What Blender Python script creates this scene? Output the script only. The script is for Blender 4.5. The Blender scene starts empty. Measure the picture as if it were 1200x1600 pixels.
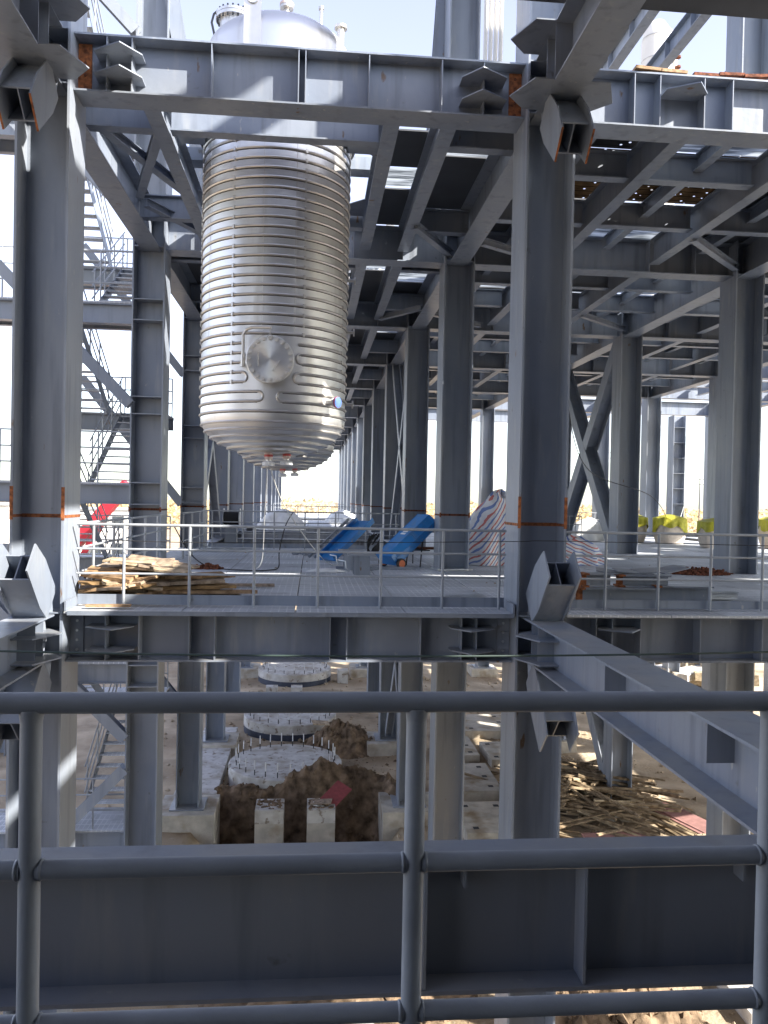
import bpy, math, random
from mathutils import Vector, Matrix, noise
S = bpy.context.scene
COL = S.collection
R = math.radians
rng = random.Random(7)

# ------------------------------------------------------------------ camera, world, sun, exposure
YAW, PITCH, ROLL, FPX = 0.0901, -0.0142, 0.0200, 1256.0
cd = bpy.data.cameras.new('camera'); cam = bpy.data.objects.new('camera', cd); COL.objects.link(cam)
cd.sensor_fit = 'VERTICAL'; cd.sensor_height = 36.0; cd.lens = FPX/1600*36
cd.clip_start = 0.05; cd.clip_end = 8000
c_, s_ = math.cos(YAW), math.sin(YAW)
f0 = Vector((s_, c_, 0)); r0 = Vector((c_, -s_, 0)); u0 = Vector((0, 0, 1))
F = f0*math.cos(PITCH)+u0*math.sin(PITCH); U = u0*math.cos(PITCH)-f0*math.sin(PITCH)
RX = r0*math.cos(ROLL)+U*math.sin(ROLL); UX = U*math.cos(ROLL)-r0*math.sin(ROLL)
M = Matrix((RX, UX, -F)).transposed().to_4x4(); M.translation = Vector((0, 0, 1.65))
cam.matrix_world = M
S.camera = cam

SUN_EL, SUN_AZ = R(33), R(58)          # azimuth from -Y towards +X
sv = Vector((math.cos(SUN_EL)*math.sin(SUN_AZ), -math.cos(SUN_EL)*math.cos(SUN_AZ), math.sin(SUN_EL)))
W = bpy.data.worlds.new('World'); S.world = W; W.use_nodes = True
nt = W.node_tree; bg = nt.nodes['Background']
sky = nt.nodes.new('ShaderNodeTexSky'); sky.sky_type = 'NISHITA'; sky.sun_disc = False
sky.sun_elevation = SUN_EL; sky.sun_rotation = math.atan2(sv.x, sv.y)
sky.air_density = 1.0; sky.dust_density = 1.0; sky.ozone_density = 1.5
hs = nt.nodes.new('ShaderNodeHueSaturation'); hs.inputs['Saturation'].default_value = .62; hs.inputs['Hue'].default_value = .522      # hazy, milky sky
nt.links.new(sky.outputs[0], hs.inputs['Color']); nt.links.new(hs.outputs[0], bg.inputs[0]); bg.inputs[1].default_value = 0.125
sl = bpy.data.lights.new('sun', 'SUN'); sl.energy = 4.3; sl.angle = R(0.5); sl.color = (1, .93, .82)
so = bpy.data.objects.new('sun', sl); COL.objects.link(so)
so.rotation_euler = sv.to_track_quat('Z', 'Y').to_euler()
S.view_settings.view_transform = 'Standard'; S.view_settings.look = 'None'
S.view_settings.gamma = 1; S.view_settings.use_curve_mapping = False
S.view_settings.exposure = 1.88
S.cycles.max_bounces = 10; S.cycles.diffuse_bounces = 6; S.cycles.glossy_bounces = 4
S.cycles.transparent_max_bounces = 10
S.cycles.use_denoising = True

# ------------------------------------------------------------------ materials
def mat(name, base, rough=.6, metal=0., var=.08, scale=3., bump=0., bscale=40., spec=.5, tint=None, rvar=.1):
    m = bpy.data.materials.new(name); m.use_nodes = True
    t = m.node_tree; N = t.nodes; L = t.links; b = N['Principled BSDF']
    b.inputs['Roughness'].default_value = rough; b.inputs['Metallic'].default_value = metal
    b.inputs['Specular IOR Level'].default_value = spec
    tc = N.new('ShaderNodeTexCoord'); geo = N.new('ShaderNodeNewGeometry')
    n = N.new('ShaderNodeTexNoise'); n.inputs['Scale'].default_value = scale; n.inputs['Detail'].default_value = 6
    L.new(geo.outputs['Position'], n.inputs['Vector'])
    r = N.new('ShaderNodeValToRGB')
    c0 = [max(0, x*(1-var)) for x in base]; c1 = [min(1, x*(1+var)) for x in (tint or base)]
    r.color_ramp.elements[0].color = c0+[1]; r.color_ramp.elements[1].color = c1+[1]
    r.color_ramp.elements[0].position = .3; r.color_ramp.elements[1].position = .7
    L.new(n.outputs['Fac'], r.inputs['Fac']); L.new(r.outputs['Color'], b.inputs['Base Color'])
    if rvar:
        mr = N.new('ShaderNodeMapRange'); mr.inputs['To Min'].default_value = max(.05, rough-rvar)
        mr.inputs['To Max'].default_value = min(1, rough+rvar)
        L.new(n.outputs['Fac'], mr.inputs['Value']); L.new(mr.outputs[0], b.inputs['Roughness'])
    if bump:
        n2 = N.new('ShaderNodeTexNoise'); n2.inputs['Scale'].default_value = bscale; n2.inputs['Detail'].default_value = 8
        L.new(geo.outputs['Position'], n2.inputs['Vector'])
        bp = N.new('ShaderNodeBump'); bp.inputs['Strength'].default_value = bump; bp.inputs['Distance'].default_value = .05
        L.new(n2.outputs['Fac'], bp.inputs['Height']); L.new(bp.outputs[0], b.inputs['Normal'])
    return m

def mixin(m, fac_socket, color):
    """blend a second colour over the base colour of m by a factor socket"""
    t = m.node_tree; b = t.nodes['Principled BSDF']; old = b.inputs['Base Color'].links[0].from_socket
    mx = t.nodes.new('ShaderNodeMix'); mx.data_type = 'RGBA'
    t.links.new(fac_socket, mx.inputs['Factor']); t.links.new(old, mx.inputs['A'])
    mx.inputs['B'].default_value = (*color, 1); t.links.new(mx.outputs['Result'], b.inputs['Base Color'])

def ramp_noise(m, scale, lo, hi, stretch=(1, 1, 1), detail=5):
    t = m.node_tree; N = t.nodes
    g = N.new('ShaderNodeNewGeometry'); mp = N.new('ShaderNodeMapping'); mp.inputs['Scale'].default_value = stretch
    n = N.new('ShaderNodeTexNoise'); n.inputs['Scale'].default_value = scale; n.inputs['Detail'].default_value = detail
    r = N.new('ShaderNodeMapRange'); r.inputs['From Min'].default_value = lo; r.inputs['From Max'].default_value = hi
    t.links.new(g.outputs['Position'], mp.inputs['Vector']); t.links.new(mp.outputs[0], n.inputs['Vector'])
    t.links.new(n.outputs['Fac'], r.inputs['Value'])
    return r.outputs[0]

STEEL = mat('grey_steel_paint', (.195, .228, .290), .40, 0, .07, 1.3, .06, 9)
mixin(STEEL, ramp_noise(STEEL, 2.2, .55, .80, (3, 3, .5)), (.28, .30, .325))
mixin(STEEL, ramp_noise(STEEL, .45, .40, .70), (.25, .275, .315))
mixin(STEEL, ramp_noise(STEEL, 1.0, .54, .74, (5, 5, .4), 8), (.145, .165, .20))
mixin(STEEL, ramp_noise(STEEL, 9.0, .70, .74, (1, 1, .4), 8), (.33, .34, .35))
mixin(STEEL, ramp_noise(STEEL, 3.4, .705, .75, (1.5, 1.5, .5), 9), (.15, .095, .06))
def dust(m, col, k):
    t = m.node_tree; g = t.nodes.new('ShaderNodeNewGeometry'); sp = t.nodes.new('ShaderNodeSeparateXYZ'); t.links.new(g.outputs['Normal'], sp.inputs[0])
    mr = t.nodes.new('ShaderNodeMapRange'); mr.inputs['From Min'].default_value = .6; mr.inputs['To Max'].default_value = k
    mu = t.nodes.new('ShaderNodeMath'); mu.operation = 'MULTIPLY'
    t.links.new(sp.outputs['Z'], mr.inputs['Value']); t.links.new(mr.outputs[0], mu.inputs[0]); t.links.new(ramp_noise(m, 1.8, .3, .65), mu.inputs[1])
    mixin(m, mu.outputs[0], col)
dust(STEEL, (.33, .32, .30), .6)
def tone(m, amt):
    t = m.node_tree; b = t.nodes['Principled BSDF']; old = b.inputs['Base Color'].links[0].from_socket
    oi = t.nodes.new('ShaderNodeObjectInfo'); mr = t.nodes.new('ShaderNodeMapRange')
    mr.inputs['To Min'].default_value = 1-amt; mr.inputs['To Max'].default_value = 1+amt
    h = t.nodes.new('ShaderNodeHueSaturation'); t.links.new(oi.outputs['Random'], mr.inputs['Value'])
    t.links.new(mr.outputs[0], h.inputs['Value']); t.links.new(old, h.inputs['Color']); t.links.new(h.outputs[0], b.inputs['Base Color'])
tone(STEEL, .10)
mixin(STEEL, ramp_noise(STEEL, 5.0, .70, .80), (.12, .12, .125))
RAIL = mat('railing_paint', (.32, .345, .38), .45, 0, .12, 6, .05, 60)
mixin(RAIL, ramp_noise(RAIL, 14, .66, .74, (1, 4, 4)), (.34, .36, .38))
DECKBEAM = STEEL
GALV = mat('galvanised_steel', (.52, .55, .58), .38, .75, .18, 4, .05, 30)
STAIN = mat('stainless', (.72, .72, .725), .42, .93, .06, .8, 0)
def stain_nodes(m):
    t = m.node_tree; N = t.nodes; L = t.links; b = N['Principled BSDF']
    # horizontal brushing plus vertical handling marks
    mixin(m, ramp_noise(m, 1.1, .58, .8, (2.2, 2.2, .35)), (.46, .44, .415))
    g = N.new('ShaderNodeNewGeometry'); mp = N.new('ShaderNodeMapping'); mp.inputs['Scale'].default_value = (1.5, 1.5, 55)
    n = N.new('ShaderNodeTexNoise'); n.inputs['Scale'].default_value = 2.5; n.inputs['Detail'].default_value = 5
    L.new(g.outputs['Position'], mp.inputs['Vector']); L.new(mp.outputs[0], n.inputs['Vector'])
    bp = N.new('ShaderNodeBump'); bp.inputs['Strength'].default_value = .16; bp.inputs['Distance'].default_value = .01
    L.new(n.outputs['Fac'], bp.inputs['Height']); L.new(bp.outputs[0], b.inputs['Normal'])
stain_nodes(STAIN)
COIL_SHADE = mat('coil_shade', (.045, .036, .03), .7, 0, .3, 6)
BOLT = mat('bright_bolt', (.74, .73, .71), .5, .3, .1, 20)
BRUSHED = mat('turned_stainless', (.78, .78, .77), .42, .8, .05, 3)
_t = BRUSHED.node_tree; _b = _t.nodes['Principled BSDF']; _b.inputs['Anisotropic'].default_value = .85
_g = _t.nodes.new('ShaderNodeTangent'); _g.direction_type = 'RADIAL'; _g.axis = 'Y'; _t.links.new(_g.outputs[0], _b.inputs['Tangent'])
STAIN2 = mat('stainless_pipe', (.62, .60, .575), .42, .95, .08, 5)
RUST = mat('rust_primer', (.17, .058, .024), .75, 0, .5, 14, .2, 80, .3, (.27, .095, .035))
RUSTD = mat('rust_dark', (.085, .035, .022), .85, 0, .5, 18, .3, 90, .2, (.16, .06, .035))
CONC = mat('concrete', (.48, .45, .395), .9, 0, .22, 2.5, .25, 35, .3)
mixin(CONC, ramp_noise(CONC, 1.2, .5, .72), (.27, .205, .13))
PADM = mat('pad_concrete', (.56, .55, .53), .9, 0, .15, 3, .25, 30, .3)
mixin(PADM, ramp_noise(PADM, 1.4, .48, .70), (.36, .32, .27))
mixin(PADM, ramp_noise(PADM, 5.0, .58, .68), (.24, .20, .16))
TAR = mat('bitumen_coat', (.045, .055, .085), .7, 0, .25, 4)
SOIL = mat('dark_soil', (.125, .088, .058), .95, 0, .5, 3.2, 1.0, 7, .15, (.215, .155, .105))
GROUND = mat('ground_earth', (.36, .29, .205), .95, 0, .3, .7, .8, 9, .15, (.45, .37, .27))
mixin(GROUND, ramp_noise(GROUND, .35, .52, .66), (.27, .205, .135))
mixin(GROUND, ramp_noise(GROUND, 6.0, .60, .72), (.40, .35, .28))
PLANK = mat('plank_wood', (.27, .165, .085), .8, 0, .35, 9, .2, 60, .3, (.37, .25, .15))
PLANKD = mat('plank_wood_grey', (.235, .175, .125), .85, 0, .35, 9, .2, 60, .3, (.33, .26, .195))
PLANKL = mat('plank_wood_pale', (.36, .275, .18), .8, 0, .35, 7, .2, 60, .3, (.47, .375, .265))
TIMB = mat('old_timber', (.185, .135, .085), .9, 0, .4, 6, .2, 60, .2, (.29, .225, .15))
TIMBL = mat('pale_timber', (.36, .285, .185), .9, 0, .3, 6, .2, 60, .2, (.46, .38, .265))
PINK = mat('pink_formply', (.40, .215, .20), .7, 0, .18, 5)
REDPLY = mat('red_formply', (.25, .055, .06), .6, 0, .2, 8)
BLUE = mat('blue_paint', (.02, .19, .50), .4, 0, .10, 5)
mixin(BLUE, ramp_noise(BLUE, 3.0, .52, .72, (1, 1, 2)), (.10, .20, .36))
mixin(BLUE, ramp_noise(BLUE, 12, .66, .72), (.20, .22, .25))
ORANGE = mat('orange_rim', (.55, .12, .03), .5, 0, .1, 8)
BLACK = mat('black_rubber', (.018, .018, .02), .7, 0, .2, 8)
DARK = mat('dark_steel', (.05, .055, .065), .5, 0, .2, 4)
RED = mat('red_crane_paint', (.50, .015, .03), .45, 0, .1, 2)
WHITE = mat('white_sheeting', (.72, .73, .74), .7, 0, .08, 4, .2, 12)
CREAM = mat('cream_bag', (.66, .58, .50), .85, 0, .12, 5, .4, 14)
YEL = mat('yellow_tarp', (.46, .44, .03), .55, 0, .22, 5, .6, 9)
REED = mat('dry_reed', (.42, .31, .16), .95, 0, .3, .2, 0, 1, .1, (.50, .40, .24))
PINKCAP = mat('pale_cap', (.62, .50, .46), .6, 0, .1, 8)
CABLE = mat('white_rope', (.62, .62, .60), .7, 0, .1, 8)
GREENC = mat('green_cable', (.035, .06, .055), .5, 0, .1, 8)
REDWRAP = mat('red_wrap', (.55, .08, .07), .6, 0, .2, 20)
BLUEWRAP = mat('blue_wrap', (.08, .16, .45), .6, 0, .2, 20)
CABIN = mat('cabin_white', (.72, .70, .66), .7, 0, .06, 2)
GLASSD = mat('window_dark', (.05, .06, .07), .2, 0, .05, 2)
LIMED = mat('lime_vest', (.35, .75, .08), .7, 0, .1, 8)
PAINTMARK = mat('old_plywood', (.20, .125, .06), .8, 0, .4, 5, .2, 40, .2, (.30, .19, .09))

def grate_mat(name, base, line, sx, sy, thick, dark=.5):
    m = mat(name, base, .55, .0, .13, 1.1, 0, 1, .4)
    t = m.node_tree; N = t.nodes; L = t.links
    g = N.new('ShaderNodeNewGeometry'); sp = N.new('ShaderNodeSeparateXYZ'); L.new(g.outputs['Position'], sp.inputs[0])
    def lines(sock, step, w):
        d = N.new('ShaderNodeMath'); d.operation = 'DIVIDE'; d.inputs[1].default_value = step; L.new(sock, d.inputs[0])
        f = N.new('ShaderNodeMath'); f.operation = 'FRACT'; L.new(d.outputs[0], f.inputs[0])
        l = N.new('ShaderNodeMath'); l.operation = 'LESS_THAN'; l.inputs[1].default_value = w; L.new(f.outputs[0], l.inputs[0])
        return l.outputs[0]
    a = lines(sp.outputs['X'], sx, thick); b = lines(sp.outputs['Y'], sy, thick)
    mx = N.new('ShaderNodeMath'); mx.operation = 'MAXIMUM'; L.new(a, mx.inputs[0]); L.new(b, mx.inputs[1])
    mu = N.new('ShaderNodeMath'); mu.operation = 'MULTIPLY'; L.new(mx.outputs[0], mu.inputs[0])
    L.new(ramp_noise(m, .9, .35, .6), mu.inputs[1])
    mixin(m, mu.outputs[0], line)
    mixin(m, ramp_noise(m, 1.6, .58, .75), tuple(x*.72 for x in base))
    return m
def panel_tone(m, ox, oy, w, d, lo, hi):
    t = m.node_tree; N = t.nodes; L = t.links; b = N['Principled BSDF']; old = b.inputs['Base Color'].links[0].from_socket
    g = N.new('ShaderNodeNewGeometry'); a = N.new('ShaderNodeVectorMath'); a.operation = 'SUBTRACT'; a.inputs[1].default_value = (ox, oy, 0)
    sn = N.new('ShaderNodeVectorMath'); sn.operation = 'SNAP'; sn.inputs[1].default_value = (w, d, 50)
    wn = N.new('ShaderNodeTexWhiteNoise'); wn.noise_dimensions = '3D'; mr = N.new('ShaderNodeMapRange')
    mr.inputs['To Min'].default_value = lo; mr.inputs['To Max'].default_value = hi; h = N.new('ShaderNodeHueSaturation')
    L.new(g.outputs['Position'], a.inputs[0]); L.new(a.outputs[0], sn.inputs[0]); L.new(sn.outputs[0], wn.inputs['Vector'])
    L.new(wn.outputs['Value'], mr.inputs['Value']); L.new(mr.outputs[0], h.inputs['Value']); L.new(old, h.inputs['Color']); L.new(h.outputs[0], b.inputs['Base Color'])
GRATE = grate_mat('deck_grating', (.47, .50, .545), (.70, .72, .75), .115, .30, .17)

DARKFLOOR = mat('upper_floor_steel', (.065, .07, .08), .6, 0, .3, 1.2)
panel_tone(GRATE, -3.457, 11.645, 1.633, 1.263, .74, 1.06)
def sheet_mat():
    m = bpy.data.materials.new('translucent_sheet'); m.use_nodes = True
    t = m.node_tree; N = t.nodes; L = t.links; b = N['Principled BSDF']
    b.inputs['Roughness'].default_value = .35
    g = N.new('ShaderNodeNewGeometry'); mp = N.new('ShaderNodeMapping'); mp.inputs['Scale'].default_value = (.6, 7, 1)
    n = N.new('ShaderNodeTexNoise'); n.inputs['Scale'].default_value = 1.6; n.inputs['Detail'].default_value = 4
    L.new(g.outputs['Position'], mp.inputs[0]); L.new(mp.outputs[0], n.inputs[0])
    r = N.new('ShaderNodeValToRGB'); r.color_ramp.elements[0].position = .36; r.color_ramp.elements[1].position = .64
    r.color_ramp.elements[0].color = (.07, .085, .10, 1); r.color_ramp.elements[1].color = (.60, .66, .72, 1)
    L.new(n.outputs['Fac'], r.inputs[0]); L.new(r.outputs[0], b.inputs['Base Color'])
    tr = N.new('ShaderNodeBsdfTranslucent'); L.new(r.outputs[0], tr.inputs[0])
    mx = N.new('ShaderNodeMixShader'); mx.inputs[0].default_value = .5
    L.new(b.outputs[0], mx.inputs[1]); L.new(tr.outputs[0], mx.inputs[2])
    L.new(mx.outputs[0], N['Material Output'].inputs[0])
    return m
SHEET = sheet_mat()

def holes_mat(name, base, src_mat_rough=.8, scale=7., size=.17):
    """plank with punched holes that daylight passes through"""
    m = mat(name, base, src_mat_rough, 0, .45, 4, 0, 1, .2)
    t = m.node_tree; N = t.nodes; L = t.links; b = N['Principled BSDF']
    g = N.new('ShaderNodeNewGeometry'); v = N.new('ShaderNodeTexVoronoi'); v.inputs['Scale'].default_value = scale
    L.new(g.outputs['Position'], v.inputs['Vector'])
    l = N.new('ShaderNodeMath'); l.operation = 'LESS_THAN'; l.inputs[1].default_value = size; L.new(v.outputs['Distance'], l.inputs[0])
    sp = N.new('ShaderNodeSeparateXYZ'); L.new(g.outputs['Position'], sp.inputs[0])
    f = N.new('ShaderNodeMath'); f.operation = 'DIVIDE'; f.inputs[1].default_value = .24; L.new(sp.outputs['Y'], f.inputs[0])
    f2 = N.new('ShaderNodeMath'); f2.operation = 'FRACT'; L.new(f.outputs[0], f2.inputs[0])
    f3 = N.new('ShaderNodeMath'); f3.operation = 'LESS_THAN'; f3.inputs[1].default_value = .14; L.new(f2.outputs[0], f3.inputs[0])
    mixin(m, f3.outputs[0], tuple(x*.15 for x in base))
    tr = N.new('ShaderNodeBsdfTransparent'); mx = N.new('ShaderNodeMixShader')
    L.new(l.outputs[0], mx.inputs[0]); L.new(b.outputs[0], mx.inputs[1]); L.new(tr.outputs[0], mx.inputs[2])
    L.new(mx.outputs[0], N['Material Output'].inputs[0])
    return m
HOLEY = holes_mat('punched_boards', (.17, .10, .045))
HOLEYD = holes_mat('punched_steel_planks', (.035, .035, .04), .6, 6, .15)

def stripe_mat():
    m = mat('striped_tarp', (.70, .70, .72), .6, 0, .06, 6, .5, 8)
    t = m.node_tree; N = t.nodes; L = t.links
    tc = N.new('ShaderNodeTexCoord'); sp = N.new('ShaderNodeSeparateXYZ'); L.new(tc.outputs['UV'], sp.inputs[0])
    n = N.new('ShaderNodeTexNoise'); n.inputs['Scale'].default_value = 2.2; L.new(tc.outputs['UV'], n.inputs[0])
    ad = N.new('ShaderNodeMath'); ad.operation = 'MULTIPLY_ADD'; ad.inputs[1].default_value = .10
    L.new(n.outputs['Fac'], ad.inputs[0]); L.new(sp.outputs['Y'], ad.inputs[2])
    def band(period, lo, hi, col):
        d = N.new('ShaderNodeMath'); d.operation = 'DIVIDE'; d.inputs[1].default_value = period; L.new(ad.outputs[0], d.inputs[0])
        f = N.new('ShaderNodeMath'); f.operation = 'FRACT'; L.new(d.outputs[0], f.inputs[0])
        a = N.new('ShaderNodeMath'); a.operation = 'GREATER_THAN'; a.inputs[1].default_value = lo; L.new(f.outputs[0], a.inputs[0])
        b = N.new('ShaderNodeMath'); b.operation = 'LESS_THAN'; b.inputs[1].default_value = hi; L.new(f.outputs[0], b.inputs[0])
        k = N.new('ShaderNodeMath'); k.operation = 'MULTIPLY'; L.new(a.outputs[0], k.inputs[0]); L.new(b.outputs[0], k.inputs[1])
        mixin(m, k.outputs[0], col)
    band(.26, .08, .27, (.16, .24, .50)); band(.26, .56, .74, (.55, .16, .14))
    return m
STRIPE = stripe_mat()

# ------------------------------------------------------------------ mesh builder
class MB:
    def __init__(s): s.v = []; s.f = []; s.uv = None
    def hexa(s, c):                       # 8 corners: bottom ring 0-3, top ring 4-7
        n = len(s.v); s.v += [Vector(p) for p in c]
        s.f += [(n+3, n+2, n+1, n), (n+4, n+5, n+6, n+7), (n, n+1, n+5, n+4), (n+1, n+2, n+6, n+5), (n+2, n+3, n+7, n+6), (n+3, n, n+4, n+7)]
        return s
    def box(s, x0, x1, y0, y1, z0, z1):
        return s.hexa([(x0, y0, z0), (x1, y0, z0), (x1, y1, z0), (x0, y1, z0), (x0, y0, z1), (x1, y0, z1), (x1, y1, z1), (x0, y1, z1)])
    def obox(s, c, a, b, d):              # centre and three half-axis vectors
        c, a, b, d = map(Vector, (c, a, b, d))
        return s.hexa([c-a-b-d, c+a-b-d, c+a+b-d, c-a+b-d, c-a-b+d, c+a-b+d, c+a+b+d, c-a+b+d])
    def bar(s, p0, p1, w, h, up=(0, 0, 1)):
        p0, p1 = Vector(p0), Vector(p1); d = (p1-p0); l = d.length; d.normalize()
        up = Vector(up); sd = d.cross(up)
        if sd.length < 1e-4: sd = d.cross(Vector((1, 0, 0)))
        sd.normalize(); up = sd.cross(d)
        return s.obox((p0+p1)/2, d*l/2, sd*w/2, up*h/2)
    def hbeam(s, p0, p1, h, b, tw=.016, tf=.026, up=(0, 0, 1)):
        p0, p1 = Vector(p0), Vector(p1); d = (p1-p0); l = d.length; d.normalize()
        up = Vector(up); sd = d.cross(up).normalized(); up = sd.cross(d); c = (p0+p1)/2
        s.obox(c+up*(h-tf)/2, d*l/2, sd*b/2, up*tf/2); s.obox(c-up*(h-tf)/2, d*l/2, sd*b/2, up*tf/2)
        s.obox(c, d*l/2, sd*tw/2, up*(h/2-tf))
        return s
    def plate(s, pts, th):                # planar polygon (3-D points) thickened both ways
        pts = [Vector(p) for p in pts]; n = Vector((0, 0, 0))
        for i in range(len(pts)): n += pts[i].cross(pts[(i+1) % len(pts)])
        n.normalize(); k = len(s.v); m = len(pts)
        s.v += [p+n*th/2 for p in pts]+[p-n*th/2 for p in pts]
        s.f.append(tuple(range(k, k+m))); s.f.append(tuple(range(k+2*m-1, k+m-1, -1)))
        for i in range(m): j = (i+1) % m; s.f.append((k+i, k+m+i, k+m+j, k+j))
        return s
    def tube(s, pts, r, n=10, caps=True, closed=False):
        pts = [Vector(p) for p in pts]; k = len(s.v); m = len(pts); ref = None
        for i, p in enumerate(pts):
            a = pts[(i-1) % m] if closed or i > 0 else p; b = pts[(i+1) % m] if closed or i < m-1 else p
            d = (b-a).normalized()
            if ref is None:
                ref = d.cross(Vector((0, 0, 1)))
                if ref.length < 1e-3: ref = Vector((1, 0, 0))
            ref = (ref-d*ref.dot(d)).normalized(); w = d.cross(ref); rr = r[i] if isinstance(r, (list, tuple)) else r
            for q in range(n):
                an = 2*math.pi*q/n; s.v.append(p+(ref*math.cos(an)+w*math.sin(an))*rr)
        for i in range(m if closed else m-1):
            i2 = (i+1) % m
            for q in range(n):
                q2 = (q+1) % n; s.f.append((k+i*n+q, k+i*n+q2, k+i2*n+q2, k+i2*n+q))
        if caps and not closed:
            s.f.append(tuple(range(k+n-1, k-1, -1))); s.f.append(tuple(range(k+(m-1)*n, k+m*n)))
        return s
    def cyl(s, p0, p1, r, n=20): return s.tube([p0, p1], r, n)
    def lathe(s, c, prof, n=48, axis=(0, 0, 1), cap=True):
        ax = Vector(axis).normalized(); e = ax.cross(Vector((0, 1, 0)) if abs(ax.y) < .9 else Vector((1, 0, 0))).normalized(); w = ax.cross(e)
        k = len(s.v); c = Vector(c)
        for r, z in prof:
            for q in range(n):
                a = 2*math.pi*q/n; s.v.append(c+ax*z+(e*math.cos(a)+w*math.sin(a))*r)
        for i in range(len(prof)-1):
            for q in range(n):
                q2 = (q+1) % n; s.f.append((k+i*n+q, k+i*n+q2, k+(i+1)*n+q2, k+(i+1)*n+q))
        if cap:
            s.f.append(tuple(range(k+n-1, k-1, -1))); t = k+(len(prof)-1)*n; s.f.append(tuple(range(t, t+n)))
        return s
    def grid(s, fn, nu, nv):
        k = len(s.v)
        for j in range(nv+1):
            for i in range(nu+1): s.v.append(Vector(fn(i/nu, j/nv)))
        for j in range(nv):
            for i in range(nu):
                a = k+j*(nu+1)+i; s.f.append((a, a+1, a+nu+2, a+nu+1))
        return s
    def build(s, name, m, parent=None, origin=None, smooth=None, uvf=None):
        me = bpy.data.meshes.new(name)
        o = bpy.data.objects.new(name, me)
        if parent is not None: org = WORLD[parent.name]
        else: org = Vector(origin) if origin is not None else Vector((0, 0, 0))
        WORLD[o.name] = Vector(org)
        me.from_pydata([v-org for v in s.v], [], s.f); me.materials.append(m)
        if smooth is not None:
            me.polygons.foreach_set('use_smooth', [True]*len(me.polygons))
            me.set_sharp_from_angle(angle=R(smooth))
        if uvf:
            ul = me.uv_layers.new(name='UVMap')
            for lp in me.loops: ul.data[lp.index].uv = uvf(s.v[lp.vertex_index])
        me.update(); COL.objects.link(o)
        if parent is not None: o.parent = parent
        else: o.location = org
        return o
WORLD = {}
def tag(o, label=None, cat=None, group=None, kind=None):
    if label: o['label'] = label
    if cat: o['category'] = cat
    if group: o['group'] = group
    if kind: o['kind'] = kind
    return o
def thing(name, loc, label, cat, group=None):
    o = bpy.data.objects.new(name, None); COL.objects.link(o); o.location = loc; o.empty_display_size = .2
    WORLD[o.name] = Vector(loc)
    return tag(o, label, cat, group)
def copy_tree(o, loc=None, parent=None, label=None):
    c = o.copy(); COL.objects.link(c); WORLD[c.name] = Vector(loc) if loc is not None else Vector((0, 0, 0))
    if parent is not None: c.parent = parent
    if loc is not None: c.location = loc
    if label: c['label'] = label
    for ch in o.children: copy_tree(ch, None, c)
    return c
def lerp(a, b, t): return a+(b-a)*t

# ------------------------------------------------------------------ the grid of the frame
YA, DY = 12.095, 7.357
XL, XC, XR, X4, X5 = -3.845, 3.428, 10.70, 17.97, 25.25
LINES = [XL, XC, XR, X4, X5]
CH, CB = .737, .80                      # column depth (x) and flange width (y)
ZT = -8.5                               # top of pedestals
def Y(i): return YA+DY*i
ORD = ['front', 'second', 'third', 'fourth', 'fifth', 'sixth', 'seventh', 'eighth', 'ninth', 'tenth', 'eleventh', 'twelfth', 'thirteenth']
LN = ['left side of the tank aisle', 'right side of the tank aisle', 'line one bay right of the aisle', 'line two bays right of the aisle', 'line three bays right of the aisle']
BAY = ['across the tank aisle', 'in the bay right of the aisle', 'second bay right of the aisle', 'third bay right of the aisle']

# ------------------------------------------------------------------ ground
def ground_h(x, y):
    z = -9.0+.10*noise.noise(Vector((x*.35, y*.35, 1)))+.05*noise.noise(Vector((x*1.1, y*1.1, 2)))
    def sm(v, a, b):
        t = min(1, max(0, (v-a)/(b-a))); return t*t*(3-2*t)
    # excavation in front of the third row
    p = sm(x, -3.6, -2.6)*(1-sm(x, 2.2, 3.0))*sm(y, 21.5, 23.5)*(1-sm(y, 27.4, 28.6))
    z -= 2.4*p*(1+.12*noise.noise(Vector((x*1.7, y*1.7, 5))))
    return z
def axis(lo, hi, a, b, st, far):
    out = [a+st*i for i in range(int((b-a)/st)+1)]
    d = st; v = out[-1]
    while v < hi: d *= 1.35; v += d; out.append(min(v, hi))
    d = st; v = out[0]; pre = []
    while v > lo: d *= 1.35; v -= d; pre.append(max(v, lo))
    return pre[::-1]+out
gx = axis(-3000, 3000, -14, 26, .28, 1); gy = axis(-400, 4500, 12, 52, .24, 1)
g = MB(); nx = len(gx)
for y in gy:
    for x in gx: g.v.append(Vector((x, y, ground_h(x, y))))
for j in range(len(gy)-1):
    for i in range(nx-1):
        a = j*nx+i; g.f.append((a, a+1, a+nx+1, a+nx))
tag(g.build('ground', GROUND, smooth=60), kind='structure')

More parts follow.
